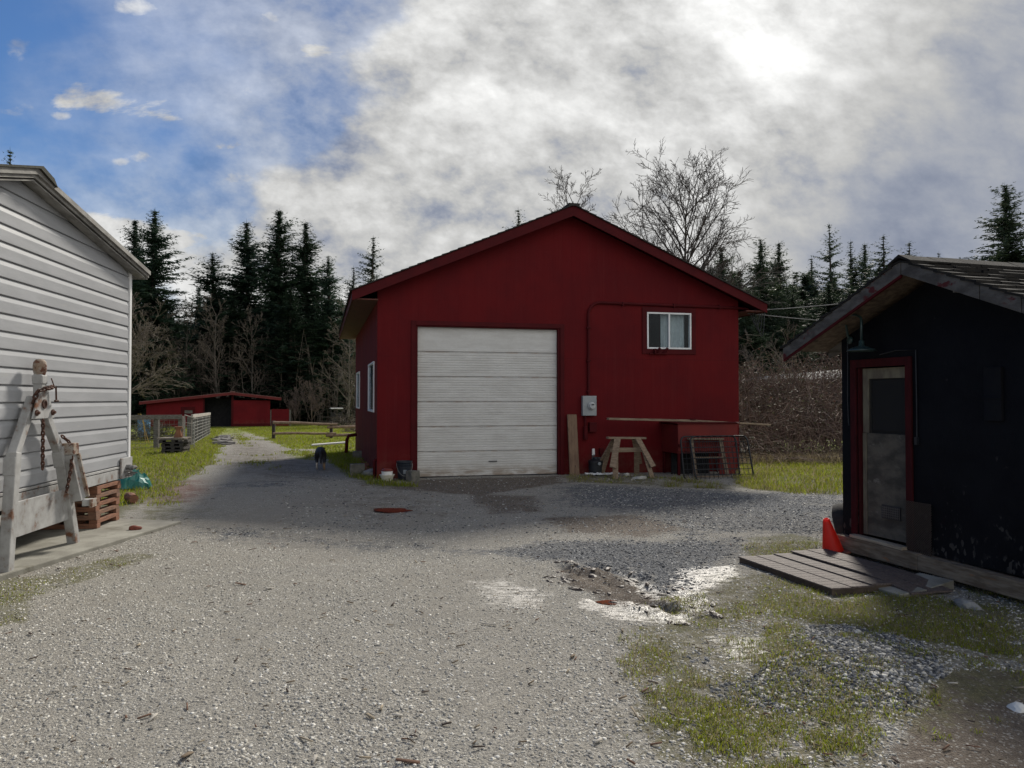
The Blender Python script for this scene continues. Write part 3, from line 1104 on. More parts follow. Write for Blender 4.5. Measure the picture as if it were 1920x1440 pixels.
# dark room behind the window so the pane reads deep
m = MB()
for a, b in SW:
    f = MB()
    w_ = .045
    f.box(-.03, .06, a, b, SZ0, SZ0 + w_)
    f.box(-.03, .06, a, b, SZ1 - w_, SZ1)
    f.box(-.029, .059, a, a + w_, SZ0 + w_, SZ1 - w_)
    f.box(-.029, .059, b - w_, b, SZ0 + w_, SZ1 - w_)
    wf = f.build('side_window', WHITE_V, garage, bevel=.003)
    g_ = MB()
    g_.box(-.002, .004, a + w_, b - w_, SZ0 + w_, SZ1 - w_)
    g_.build('window_pane', GLASS, wf)
# conduit fixed along the wall
m = MB()
pts = [(4.44, -.035, 1.66), (4.44, -.035, 3.40)]
for i in range(1, 7):
    a = i / 6 * math.pi / 2
    pts.append((4.44 + .26 * (1 - math.cos(a)), -.035, 3.40 + .26 * math.sin(a)))
pts += [(7.9, -.035, 3.64), (8.2, -.05, 3.62), (8.27, -.05, 3.57)]
m.tube(pts, .030, 8)
for z in (1.75, 2.4, 3.1):
    m.box(4.395, 4.485, -.075, -.001, z, z + .03)
for x in (5.2, 6.4, 7.5):
    m.box(x, x + .03, -.075, -.001, 3.60, 3.69)
m.tube([(4.36, -.04, 1.25), (4.36, -.04, .98)], .028, 8)
m.tube([(4.36, -.05, 1.02), (4.36, -.05, .74)], .050, 10)
m.box(4.44, 4.60, -.10, -.001, .90, 1.10)
m.tube([(4.72, -.03, -.1), (4.72, -.03, .50)], .028, 8)
m.box(4.68, 4.77, -.07, -.002, .42, .55)
m.build('conduit', RED, garage, bevel=.004)
m = MB()
m.box(4.52, 4.58, -.03, -.001, .40, .54)
m.build('outlet_cover', WHITE_V, garage, bevel=.005)
# down pipe stub on the side wall
m = MB()
m.tube([(-.04, .12, -.1), (-.04, .12, .34), (-.02, .12, .40)], .03, 8)
m.tube([(-.05, 7.6, .55), (-.28, 7.6, .52), (-.33, 7.6, .40), (-.35, 7.6, .02)], .05, 8)
build_each(m, 'drain_pipe', RED, garage, smooth=True)
# electricity meter
mt_ = thing('electric_meter', 'grey electric meter box on the red garage wall below the conduit', 'electric meter', bw(4.44, -.001, 1.455), BA)
m = MB()
m.box(-.155, .155, -.10, -.002, -.21, .21)
m.build('meter_box', GALV, mt_, bevel=.008)
m = MB()
ry = Matrix.Rotation(math.pi / 2, 4, 'X')
m.lathe([(.085, .10), (.085, .125), (.066, .13), (.066, .165), (.060, .18), (0.0, .186)], (.04, 0, -.005), 24, ry)
gl = m.build('meter_dial', M('meter_face', (.5, .52, .52), (.42, .43, .43), rough=.25, scale=4), mt_, smooth=False, bevel=.004)
m = MB()
m.box(.01, .07, -.1875, -.1865, .01, .035)
m.build('display', BLACKPL, gl)

# ------------------------------------------------------------------ things along the garage front
pk = thing('plank', 'upright broad brown plank leaning on the red wall beside the garage door', 'plank', bw(4.06, -.12, 0), BA)
m = MB()
m.beam((0, -.10, .0), (0, .085, 1.27), .205, .04, (0, 1, 0))
m.build('board', M('brown_plank', (.22, .145, .095), (.15, .095, .065), rough=.85, scale=3, stretch=(6, 6, .8), bump=.3, spots=((.05, .035, .03), 5, .64, .70)), pk, bevel=.004)

saw = thing('sawhorse', 'weathered wooden sawhorse with splayed legs in front of the red wall', 'sawhorse', bw(5.05, -.62, 0), BA)
m = MB()
m.beam((-.42, 0, .80), (.42, 0, .785), .14, .04)
m.build('top_board', WOOD_H, saw, bevel=.004)
for sx in (-1, 1):
    for sy in (-1, 1):
        m = MB()
        m.beam((sx * .22, sy * .07, .79), (sx * .44, sy * .36, .22), .13, .028, (sx * .3, sy, .3))
        m.beam((sx * .30, sy * .155, .62), (sx * .40, sy * .40, -.02), .11, .026, (sx * .3, sy, .3))
        m.build('leg', WOOD, saw, bevel=.003)
m = MB()
m.beam((-.36, -.02, .55), (.36, -.02, .545), .09, .03, (0, 1, 0))
m.build('stretcher', WOOD_H, saw, bevel=.003)

hut = thing('hutch', 'red painted box hutch on legs built against the garage corner', 'hutch', bw(6.13, 0, 0), BA)
RED_B = M('faded_red_paint', (.16, .015, .012), (.125, .013, .012), rough=.65, scale=2, bump=.12)
m = MB()
hw, hd = 1.38, .8
m.box(0, .02, -hd + .02, -.01, .46, 1.06)
m.box(hw - .02, hw, -hd + .02, -.01, .46, 1.06)
m.box(0, hw, -hd, -hd + .019, .50, 1.08)
m.box(.02, hw - .02, -hd + .02, -.01, .46, .49)
m.build('body', RED_B, hut, bevel=.004)
m = MB()
m.box(-.05, hw + .04, -hd - .04, -.005, 1.081, 1.105)
m.build('lid', RED, hut, bevel=.004)
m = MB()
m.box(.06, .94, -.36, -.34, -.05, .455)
m.build('shade_sheet', BLACK, hut)  # black sheet added to stand for the shade under the hutch
for lx, ly in ((.03, -hd + .04), (hw - .07, -hd + .04), (.03, -.07), (hw - .07, -.07)):
    m = MB()
    m.box(lx - .02, lx + .03, ly - .02, ly + .03, -.1, .459)
    m.build('leg', RED, hut, bevel=.003)
m = MB()
m.box(.95, hw - .05, -hd + .001, -hd + .017, -.05, .498)
m.build('lower_panel', RED_B, hut)
m = MB()
m.box(.0, .05, -hd - .03, -hd - .001, .60, .66)
m.box(hw - .06, hw + .02, -hd - .05, -hd - .001, .60, .66)
build_each(m, 'hinge', RED, hut)

lp = thing('plank', 'long thin pale plank lying across the top of the red hutch', 'plank', bw(6.6, -.4, 1.13), BA)
m = MB()
m.beam((-1.87, 0, .055), (.15, .0, .0), .14, .045)
m.beam((.10, -.01, .005), (1.93, .0, -.10), .12, .035)
m.build('board', WOOD_H, lp, bevel=.004)
m = MB()
m.box(-.02, .10, -.09, -.05, .02, .05)
m.build('clamp', RED, lp)

fr = thing('wooden_frame', 'pale wooden stepladder-like frame standing behind the wire panel', 'wooden frame', bw(6.72, -.98, -.03), BA)
m = MB()
m.beam((-.36, -.16, 0), (-.33, .10, .80), .08, .03, (0, 1, 0))
m.beam((.36, -.16, 0), (.33, .10, .80), .08, .03, (0, 1, 0))
build_each(m, 'stile', WOOD, fr, bevel=.003)
m = MB()
m.beam((-.40, .105, .80), (.40, .105, .79), .11, .035)
m.beam((-.32, -.03, .42), (.32, -.03, .41), .05, .03)
m.beam((-.34, -.14, .04), (.34, -.14, .03), .05, .03)
build_each(m, 'rung', WOOD_H, fr, bevel=.003)

wp = thing('folded_dog_pen', 'dark wire mesh pen grids with rounded corners leaning at the red hutch', 'wire pen', bw(6.84, -1.42, -.07), BA)


def rrect(w, h, r, n=5):
    pts = []
    for cx, cz, a0 in ((w - r, h - r, 0), (r, h - r, 90), (r, r, 180), (w - r, r, 270)):
        for i in range(n + 1):
            a = math.radians(a0 + 90 * i / n)
            pts.append((cx + r * math.cos(a), cz + r * math.sin(a)))
    return pts


for j, (ox, oy, w_, h_, lean) in enumerate(((-.62, 0.0, 1.30, .88, .32), (-.80, .16, 1.25, .88, .20))):
    f = lambda x, z: Vector((ox + x, oy + z * lean, z + .02))
    m = MB()
    m.tube([f(*q) for q in rrect(w_, h_, .11)], .017, 6, closed=True)
    pn = m.build('panel_frame', DKWIRE, wp, smooth=True)
    m = MB()
    for i in range(1, 13):
        m.tube([f(w_ * i / 13, .01), f(w_ * i / 13, h_ - .01)], .005, 4)
    for i in range(1, 8):
        m.tube([f(.01, h_ * i / 8), f(w_ - .01, h_ * i / 8)], .006, 4)
    m.build('wire_grid', DKWIRE, pn)
m = MB()
for i in range(9):
    x = -.5 + i * .13
    m.tube([(x, .28, .90), (x + .05, .20, .905)], .008, 4)
build_each(m, 'coil_hinge', DKWIRE, wp)

pu = thing('canister', 'squat black lidded canister with a pale dial against the garage wall', 'canister', bw(4.52, -.22, 0), BA)
m = MB()
m.lathe([(.12, -.02), (.135, .02), (.145, .24), (.155, .25), (.155, .30), (.11, .33), (.07, .34), (.05, .38), (0, .385)], n=20)
m.build('body', BLACKPL, pu, smooth=False, bevel=.003)
m = MB()
m.lathe([(.035, .0), (.035, .02), (.02, .03), (0, .03)], (.03, -.15, .25), 14, Matrix.Rotation(math.pi / 2, 4, 'X'))
m.build('dial', GALV, pu)
m = MB()
m.tube([(-.07, 0, .34), (-.07, -.02, .41), (-.02, -.02, .42)], .015, 6)
m.tube([(.02, 0, .35), (.10, -.05, .36), (.13, -.08, .30)], .018, 6)
m.build('valve', M('old_valve', (.12, .12, .12), (.07, .07, .07), rough=.5), pu)

m = MB()
rs = random.Random(5)
NX, NY = 14, 6
vs = []
for j in range(NY):
    for i in range(NX):
        x = -.36 + .72 * i / (NX - 1)
        y = -.08 + .16 * j / (NY - 1)
        vs.append((x + rs.uniform(-.02, .02), y + rs.uniform(-.015, .015), .02 + .05 * abs(math.sin(i * 1.1 + j * .7)) * (1 - abs(j - 2.5) / 3.2) + rs.uniform(0, .015) + .03 * abs(x)))
m.add(vs, [(j * NX + i, j * NX + i + 1, (j + 1) * NX + i + 1, (j + 1) * NX + i) for j in range(NY - 1) for i in range(NX - 1)])
o = m.build('plastic_sheet', M('white_plastic_sheet', (.62, .63, .62), (.5, .5, .5), rough=.4), None, fix=False)
o.location = bw(4.58, -.42, 0)
o.rotation_euler = (0, 0, BA)
sm_ = o.modifiers.new('thickness', 'SOLIDIFY')
sm_.thickness = .004
tag(o, 'crumpled white plastic sheet on the ground under the black canister', 'plastic sheet')

# bucket, bowls, blocks at the corner of the garage
bk = thing('bucket', 'black plastic bucket at the garage wall beside the white door', 'bucket', bw(.52, -.22, 0), BA)
m = MB()
m.lathe([(.118, 0), (.125, .01), (.138, .25), (.150, .25), (.150, .265), (.142, .27), (.152, .30), (.152, .312), (.143, .315), (.153, .345), (.158, .35), (.158, .375), (.146, .375), (.12, .03), (0, .03)], n=28)
m.build('pail', M('black_bucket', (.014, .02, .032), (.010, .014, .022), rough=.4, spec=.5), bk)
m = MB()
pts = [(.158 * math.cos(a), -.03 + -.14 * math.sin(a) * .9, .33 - .24 * math.sin(a)) for a in [math.pi * i / 12 for i in range(13)]]
m.tube(pts, .004, 5)
m.build('bail', WIRE, bk)
m = MB()
a0 = math.radians(-90)
vs = []
for i in range(5):
    a = a0 + (i - 2) * .12
    for z in (.13, .21):
        r = .1265 + .012 * (z - .01) / .24 + .0055
        vs.append((r * math.cos(a), r * math.sin(a), z))
m.add(vs, [(2 * i, 2 * i + 2, 2 * i + 3, 2 * i + 1) for i in range(4)])
m.build('paper_label', M('label_grey', (.22, .25, .28), (.16, .18, .2), rough=.5), bk, fix=False)


def block(label, loc, rz, s=(.39, .19, .19), holes=True):
    t_ = thing('concrete_block', label, 'concrete block', loc, rz, 'grey concrete blocks by the garage corner')
    mb = MB()
    w, d, h = s
    mb.box(-w / 2, w / 2, -d / 2, d / 2, -.02, h)
    mb.build('block', CONC_D, t_, bevel=.008)
    return t_


block('small square concrete block in front of the black bucket', bw(.66, -.46, .0), BA + .5, (.2, .2, .2))
block('mossy concrete block nearest the garage corner among the brick rubble', G(668, 893) + Vector((0, .1, 0)), .25, (.30, .2, .25))
block('farther dark concrete block lying by the side wall of the garage', G(671, 862) + Vector((0, .2, 0)), .1, (.34, .25, .22))
bo = thing('feeding_bowl', 'white plastic bowl with a red-brown lidded tub inside at the garage corner', 'bowl', bw(.17, -.38, .0), BA)
m = MB()
m.lathe([(.085, 0), (.10, .012), (.135, .115), (.148, .12), (.148, .132), (.132, .134), (.10, .03), (0, .03)], n=28)
m.build('bowl', M('ivory_plastic', (.62, .60, .52), (.55, .52, .44), rough=.4), bo)
m = MB()
m.lathe([(.09, .035), (.112, .19), (.116, .195), (.10, .20), (0, .2)], n=24)
tb = m.build('tub', WHITE_V, bo)
m = MB()
m.lathe([(.115, .201), (.115, .215), (.08, .245), (.03, .25), (0, .25)], n=24)
m.build('lid', M('red_brown_lid', (.16, .035, .028), (.10, .025, .02), rough=.5), tb)


def rock(name, label, cat, loc, s, seed, mat, group=None):
    r_ = np.random.RandomState(seed)
    bm = bmesh.new()
    bmesh.ops.create_icosphere(bm, subdivisions=2, radius=1)
    ph = r_.uniform(0, 6, 9)
    for vv in bm.verts:
        q = vv.co
        d = 1 + .22 * math.sin(q.x * 2.6 + ph[0]) * math.sin(q.y * 2.3 + ph[1]) + .15 * math.sin(q.z * 3.6 + ph[2] + q.x * 2) + r_.uniform(-.05, .05)
        vv.co = Vector((q.x * s[0], q.y * s[1], q.z * s[2])) * d
    me = bpy.data.meshes.new(name)
    bm.to_mesh(me)
    bm.free()
    me.materials.append(mat)
    o = link_mesh(name, me)
    o.location = loc
    o.rotation_euler = (0, 0, r_.uniform(0, 6))
    return tag(o, label, cat, group)


PALE = M('pale_stone', (.50, .49, .45), (.34, .33, .30), rough=.9, scale=14, bump=.4)
GREYST = M('grey_stone', (.28, .28, .27), (.18, .18, .17), rough=.9, scale=10, bump=.4)
BRICK = M('brick_rubble', (.20, .06, .04), (.13, .05, .04), rough=.95, scale=10, bump=.4)
rock('rock', 'pale rounded stone in the grass at the garage corner', 'rock', G(695, 893) + Vector((0, 0, .05)), (.22, .16, .12), 3, GREYST)
rock('rock', 'small pale rock on the grass in front of the sawhorse legs, closer to the door', 'rock', G(1175, 893), (.12, .09, .07), 4, PALE)
rock('rock', 'flat pale rock at the foot of the outer sawhorse leg', 'rock', G(1198, 897), (.14, .08, .06), 5, PALE)
for i, (px, py, sz_) in enumerate(((686, 882, .10), (690, 877, .09), (681, 874, .08), (693, 886, .08), (678, 868, .07))):
    lab = ['largest broken red brick in the rubble by the garage side wall', 'upturned red brick piece behind the largest in the garage rubble',
           'small dull red brick piece between the two concrete blocks', 'red brick piece of the rubble closest to the pale rounded stone',
           'farthest red brick crumb of the rubble along the garage side wall'][i]
    rock('brick_piece', lab, 'brick', G(px, py) + Vector((0, 0, .03)), (sz_ * 1.3, sz_, sz_ * .8), 20 + i, BRICK, 'brick rubble by the garage wall')

# ------------------------------------------------------------------ white sided trailer
TA = math.atan2(.9924, -.1234)
TO = Vector((-4.411, 4.445, 0))
TW, TRX, TRZ, TSL = 5.9, 2.98, 3.83, .148
trailer = thing('trailer', 'white lap-sided office trailer with a low gable roof, raised on pallets', 'trailer', TO, TA)


def tw(x, y, z=0.0):
    return Vector((TO.x + x * math.cos(TA) - y * math.sin(TA), TO.y + x * math.sin(TA) + y * math.cos(TA), z))


def tr_z(x, drop=0.0):
    return TRZ - (TSL * (x - TRX) if x > TRX else .27 * (TRX - x)) - drop


SID = M('white_siding', (.37, .377, .392), (.325, .332, .345), rough=.45, scale=2.2, stretch=(.6, 3, 3), bump=.10, bscale=60, spots=((.40, .40, .38), 3.2, .60, .80))
m = MB()
zb, ex = .74, .166
ncourse = 18
for i in range(ncourse):
    z0 = zb + i * ex
    prof = [(.0, z0), (-.024, z0), (-.026, z0 + .006), (-.024, z0 + .108), (-.011, z0 + .155), (-.004, z0 + ex)]
    for (ya, za), (yb_, zb_) in zip(prof[:-1], prof[1:]):
        def span(z):
            lim = (TRZ - .115 - z) / TSL
            return min(TRX, max(.03, TRX - lim * TSL / .27)), max(TRX, min(TW - .06, TRX + lim))
        la, ra = span(za)
        lb, rb = span(zb_)
        if ra - la < .05:
            continue
        if rb < lb:
            lb = rb = TRX
        m.add([(la, ya, za), (ra, ya, za), (rb, yb_, zb_), (lb, yb_, zb_)], [(0, 1, 2, 3)])
m.build('siding', SID, trailer, fix=False)
m = MB()
m.prism([(.03, .60), (TW - .03, .60), (TW - .03, tr_z(TW - .03, .10)), (TRX, tr_z(TRX, .10)), (.03, tr_z(.03, .10))], .004, 11.5)
m.build('wall', SID, trailer)
m = MB()
m.box(TW - .06, TW + .012, -.036, .05, .60, tr_z(TW, .12))
m.box(-.012, .03, -.036, .05, .60, tr_z(0, .12))
build_each(m, 'corner_trim', WHITE_V, trailer, bevel=.006)
m = MB()
m.box(.03, TW - .061, -.030, .002, .565, .69)
m.box(.03, TW - .061, -.036, .002, .70, .728)
m.build('skirt_rail', WSTEEL, trailer, bevel=.004)
m = MB()
m.box(.4, TW - .2, .35, 11.3, .42, .598)
m.box(.9, 1.1, .3, 11, .25, .42)
m.box(TW - 1.2, TW - 1.0, .3, 11, .25, .42)
m.build('chassis', BLACK, trailer)
ov = .16
m = MB()
m.prism([(-.26, tr_z(-.26, .055)), (TRX, tr_z(TRX, .055)), (TW + .26, tr_z(TW + .26, .055)), (TW + .26, tr_z(TW + .26, .012)), (TRX, tr_z(TRX, .012)), (-.26, tr_z(-.26, .012))], -ov + .02, 11.6)
m.build('roof', M('metal_roof', (.42, .42, .41), (.30, .30, .29), rough=.6, scale=3), trailer)
m = MB()
for x0, x1 in ((-.28, TRX), (TRX, TW + .28)):
    m.prism([(x0, tr_z(x0, .088)), (x1, tr_z(x1, .088)), (x1, tr_z(x1, .052)), (x0, tr_z(x0, .052))], -ov, -ov + .018)
    m.prism([(x0, tr_z(x0, .051)), (x1, tr_z(x1, .051)), (x1, tr_z(x1, -.004)), (x0, tr_z(x0, -.004))], -ov - .025, -ov + .018)
    m.prism([(x0, tr_z(x0, .118)), (x1 - (.1 if x1 > 4 else 0), tr_z(x1 - (.1 if x1 > 4 else 0), .118)), (x1 - (.1 if x1 > 4 else 0), tr_z(x1 - (.1 if x1 > 4 else 0), .102)), (x0, tr_z(x0, .102))], -ov + .019, -.03)
m.box(TW + .255, TW + .28, -ov + .02, 11.6, tr_z(TW + .28, .11), tr_z(TW + .28, .0))
m.build('rake_fascia', M('weathered_white_trim', (.31, .30, .28), (.17, .163, .15), rough=.6, scale=4, stretch=(1, 3, 3), spots=((.22, .20, .18), 6, .56, .70)), trailer)
m = MB()
rs = random.Random(8)
pl = []
for i in range(9):
    x = TRX - .75 + i * .13
    pl.append((x, tr_z(x, -.012) + rs.uniform(0, .02)))
m.prism([(TRX - .8, tr_z(TRX - .8, -.006)), (TRX, tr_z(TRX, -.006)), (TRX + .36, tr_z(TRX + .36, .03)), (TRX + .28, tr_z(TRX + .28, -.03)), (TRX + .05, tr_z(TRX, -.045)), (TRX - .8, tr_z(TRX - .8, -.025))], -ov - .05, 11.6)
m.build('ridge_cap', M('mossy_ridge', (.06, .06, .045), (.035, .035, .03), rough=.95, scale=20, bump=.5), trailer)
m = MB()
m.box(TW - .36, TW + .02, -.058, -.037, .565, .83)
hp = m.build('hitch_plate', WSTEEL, trailer, bevel=.004)
m = MB()
ry = Matrix.Rotation(math.pi / 2, 4, 'X')
for x, z, r_ in ((TW - .10, .69, .034), (TW - .19, .70, .040), (TW - .26, .66, .018), (TW - .14, .61, .014), (TW - .06, .62, .014), (TW - .22, .60, .014)):
    m.lathe([(r_, 0), (r_, .05), (r_ * .6, .052), (r_ * .6, .09), (0, .092)], (x, -.058, z), 10, ry)
m.tube([(TW - .22, -.09, .68), (TW - .10, -.13, .70), (TW - .05, -.12, .69)], .026, 8)
build_each(m, 'bolt', M('grey_bolts', (.22, .22, .22), (.14, .13, .12), rough=.5, metal=.5), hp)

# folded A-frame tow hitch standing against the trailer wall
HIT = WSTEEL
tow = thing('tow_hitch', 'rust-flecked white steel A-frame tow hitch standing upright by the trailer wall', 'tow hitch', tw(TW - 2.68, -.12, .045), TA)


def hx(s_):
    return 2.68 - s_                      # photo measure from the far corner to hitch-local x


bars = [((hx(2.80), .02, 1.56), (hx(3.21), .0, 1.00), (hx(3.36), -.03, -.02)), ((hx(2.68), .02, 1.56), (hx(2.27), .0, 1.00), (hx(1.96), -.03, -.02))]
for a, b, c in bars:
    m = MB()
    m.beam(a, b, .09, .08, (0, 1, 0))
    d1 = (Vector(c) - Vector(b)).normalized()
    m.beam(Vector(b) - d1 * .06 + Vector((0, -.012, 0)), c, .105, .095, (0, 1, 0))
    m.beam(Vector(b) + d1 * .16 + Vector((0, -.004, 0)), Vector(b) - d1 * .015 + Vector((0, -.004, 0)), .118, .106, (0, 1, 0))
    m.build('leg', HIT, tow, bevel=.008)
m = MB()
m.prism([(hx(3.34), .27), (hx(1.98), .27), (hx(2.11), .60), (hx(3.22), .60)], -.035, -.015)
m.build('cross_plate', HIT, tow, bevel=.004)
m = MB()
m.prism([(hx(2.97), 1.36), (hx(2.51), 1.36), (hx(2.66), 1.66), (hx(2.83), 1.66)], -.062, -.045)
gp = m.build('gusset_plate', HIT, tow, bevel=.006)
m = MB()
m.lathe([(.046, 0), (.046, .012), (.030, .014), (.030, .004), (0, .003)], (hx(2.74), -.062, 1.505), 16, ry)
for s_ in (2.90, 2.57):
    m.lathe([(.030, 0), (.030, .016), (.014, .018), (.014, .035), (0, .036)], (hx(s_), -.062, 1.42), 8, ry)
build_each(m, 'bolt', RUST, gp)
m = MB()
m.beam((hx(2.745), -.02, 1.58), (hx(2.745), -.02, 1.80), .10, .085, (0, 1, 0))
m.beam((hx(2.745), -.02, 1.70), (hx(2.745), -.02, 1.79), .115, .10, (0, 1, 0))
m.build('neck', HIT, tow, bevel=.01)
m = MB()
m.lathe([(.040, -.02), (.048, .0), (.060, .04), (.063, .09), (.056, .13), (.036, .155), (0, .16)], (hx(2.745), -.02, 1.79), 14)
m.build('coupler', RSTEEL, tow, smooth=True)
m = MB()
m.beam((hx(2.07), -.12, .48), (hx(2.21), -.07, .98), .13, .11, (0, 1, 0))
m.beam((hx(2.04), -.14, .44), (hx(2.0), -.24, .44), .13, .07)
jk = m.build('jack_post', HIT, tow, bevel=.005)
m = MB()
m.box(hx(2.28), hx(2.15), -.15, -.03, .97, 1.09)
m.box(hx(2.10), hx(1.96), -.262, -.238, .39, .48)
m.beam((hx(2.02), -.14, .50), (hx(2.15), -.09, .97), .03, .14, (0, 1, 0))
m.build('socket', RSTEEL, jk, bevel=.004)


def chain(pts, name, label=None, parent=None, L=.052, r=.0085):
    """oval links set alternately along a path"""
    pts = [Vector(p) for p in pts]
    seg = [0]
    for a, b in zip(pts[:-1], pts[1:]):
        seg.append(seg[-1] + (b - a).length)
    mb = MB()
    n = int(seg[-1] / (L * .72))
    for i in range(n):
        def pos(dd):
            dd = min(max(dd, 0), seg[-1])
            for j in range(len(pts) - 1):
                if dd <= seg[j + 1] + 1e-9:
                    t_ = (dd - seg[j]) / max(seg[j + 1] - seg[j], 1e-9)
                    return pts[j].lerp(pts[j + 1], t_)
            return pts[-1]
        c = (i + .5) * L * .72
        p = pos(c)
        d = (pos(c + .02) - pos(c - .02)).normalized()
        a = Vector((0, 1, 0)) if abs(d.y) < .9 else Vector((1, 0, 0))
        sx = d.cross(a).normalized()
        sy = sx.cross(d)
        w = sx if i % 2 == 0 else (sx * .35 + sy).normalized()
        ring = []
        for q in range(10):
            an = 2 * math.pi * q / 10
            ring.append(p + d * (math.cos(an) * L * .5) + w * (math.sin(an) * L * .30))
        mb.tube(ring, r, 5, closed=True)
    return mb.build(name, RUST, parent, smooth=True)


chain([(hx(2.755), -.06, 1.35), (hx(2.75), -.06, .83)], 'hanging_chain', None, tow)
chain([(hx(2.30), -.04, 1.17), (hx(2.24), -.09, 1.10), (hx(2.23), -.11, 1.02), (hx(2.28), -.13, .85), (hx(2.37), -.12, .58)], 'draped_chain', None, tow)
chain([(hx(2.90), -.03, 1.52), (hx(2.89), -.07, 1.63), (hx(2.82), -.11, 1.655), (hx(2.72), -.11, 1.665), (hx(2.62), -.09, 1.675), (hx(2.56), -.03, 1.67), (hx(2.60), .05, 1.66)], 'neck_chain', None, tow, .06)
m = MB()
m.tube([(hx(2.62), -.10, 1.68), (hx(2.66), -.09, 1.76)], .006, 5)
m.tube([(hx(2.58), -.10, 1.68), (hx(2.57), -.10, 1.54)], .009, 5)
m.tube([(hx(2.60), -.10, 1.535), (hx(2.53), -.10, 1.535)], .012, 5)
m.build('hook', RUST, tow)

# pallets stacked under the corner of the trailer


def pallet(name, label, cat, loc, rz, w, d, h, mat, group, seed, nb=5, open_=False):
    t_ = thing(name, label, cat, loc, rz, group)
    rs_ = random.Random(seed)
    mb = MB()
    td = .045 if open_ else .0215
    for i in range(3):
        x = -w / 2 + .045 + (w - .09) * i / 2
        mb.box(x - .055, x + .055, -d / 2 + (.3 if open_ and i == 1 else 0), d / 2, (0 if open_ else .022), h - td - .0005)
    build_each(mb, 'bearer', mat, t_, bevel=.003)
    mb = MB()
    for z0, z1 in (((h - td, h),) if open_ else ((0, .0215), (h - .0215, h))):
        for i in range(nb):
            y = -d / 2 + .05 + (d - .1) * i / (nb - 1)
            j = rs_.uniform(-.012, .012)
            mb.box(-w / 2 + j, w / 2 + j, y - .048, y + .048, z0, z1)
    mb.build('deck_board', mat, t_, bevel=.002)
    return t_


pc = Vector((-4.97, 9.27, 0)) + Vector((-.1234, .9924, 0)) * .345 - Vector((.9924, .1234, 0)) * .50
WP = [M('pallet_wood_a', (.27, .125, .075), (.17, .085, .055), rough=.85, scale=3, stretch=(2, 2, 16), bump=.3),
      M('pallet_wood_b', (.24, .13, .085), (.14, .085, .06), rough=.85, scale=3, stretch=(2, 2, 16), bump=.3)]
labs = ['bottom pallet of the stack holding up the trailer corner, on the concrete', 'second pallet from the concrete in the stack under the trailer corner',
        'third pallet from the concrete in the stack under the trailer corner', 'fourth pallet from the concrete in the stack under the trailer corner', 'topmost pallet of the stack, right under the trailer corner']
for i in range(5):
    pallet('pallet', labs[i], 'pallet', pc + Vector((rnd.uniform(-.015, .015), rnd.uniform(-.015, .015), .046 + i * .101)), TA + rnd.uniform(-.02, .02), .70, 1.0, .1, WP[i % 2], 'pallets stacked under the trailer corner', i, 5, True)

# green tarp bundle and log behind the pallets
m = MB()
rs = np.random.RandomState(4)
NX, NY = 16, 12
vs = []
for j in range(NY):
    for i in range(NX):
        a, b = i / (NX - 1) * 2 - 1, j / (NY - 1) * 2 - 1
        e = max(0, 1 - (abs(a) ** 2.5 + abs(b) ** 2.5))
        vs.append((a * .30 + rs.uniform(-.02, .02), b * .24 + rs.uniform(-.02, .02), .02 + .26 * e ** .6 + .06 * e * math.sin(a * 9 + b * 5) + .05 * e * math.sin(b * 11 - a * 3)))
m.add(vs, [(j * NX + i, j * NX + i + 1, (j + 1) * NX + i + 1, (j + 1) * NX + i) for j in range(NY - 1) for i in range(NX - 1)])
o = m.build('tarp', M('green_tarp', (.03, .21, .17), (.02, .15, .13), rough=.35, scale=5, spec=.5), None)
o.location = G(240, 918) + Vector((0, .15, 0))
o.rotation_euler = (0, 0, .3)
tag(o, 'crumpled teal green tarp on the ground behind the trailer corner pallets', 'tarp')
lg = thing('log', 'short barked log lying on the grass below the green tarp', 'log', G(247, 942) + Vector((0, 0, .065)), -.9)
m = MB()
m.tube([(-.22, 0, 0), (-.1, .01, .005), (.05, -.01, .0), (.14, 0, 0)], [.07, .075, .073, .07], 12)
m.build('trunk', WOOD_R, lg, smooth=False)
rock('clod', 'reddish brown clod of earth on the concrete apron near the pallets', 'clod', G(253, 1000) + Vector((0, 0, .06)), (.07, .05, .035), 9, BRICK)

# ------------------------------------------------------------------ dark shed
SA = math.atan2(-.956, .294)
SO = Vector((3.43, 8.0, 0))
SWD, SDP = 2.46, 3.4
SPX, SPZ, SSL, SOV = 1.22, 2.825, .405, .40
shed = thing('shed', 'small black-walled shed with a mossy shingle roof and a red door frame', 'shed', SO, SA)


def sw_(x, y, z=0.0):
    return Vector((SO.x + x * math.cos(SA) - y * math.sin(SA), SO.y + x * math.sin(SA) + y * math.cos(SA), z))


def s_z(x, drop=0.0):
    return SPZ - SSL * abs(x - SPX) - drop


sm, k = newmat('tarred_board_wall')
tc = k.n('ShaderNodeTexCoord').outputs['Object']
x, y, z = k.sep(tc)
base = k.mix(k.ramp(k.noise(tc, 2.0, 6, .65), .35, .65), (.0040, .0044, .0068), (.0072, .0078, .0105))
v = k.n('ShaderNodeTexVoronoi')
k.put(v.inputs['Vector'], k.vm('MULTIPLY', tc, (1, 1, .55)))
v.inputs['Scale'].default_value = 42
vc = k.sep(v.outputs['Color'])
chip = k.m('MULTIPLY', k.ramp(vc[0], .80, .86), k.ramp(k.m('ADD', k.noise(tc, 3.2, 6, .7), k.ramp(z, .1, 1.0, .13, -.10)), .50, .64))
base = k.mix(k.m('MULTIPLY', chip, .55), base, (.10, .09, .08))
scuff = k.ramp(k.m('ADD', k.noise(k.vm('MULTIPLY', tc, (1, 1, .5)), 6, 7, .7), k.ramp(z, .1, .9, .06, -.08)), .60, .74)
base = k.mix(k.m('MULTIPLY', scuff, .22), base, (.09, .09, .10))
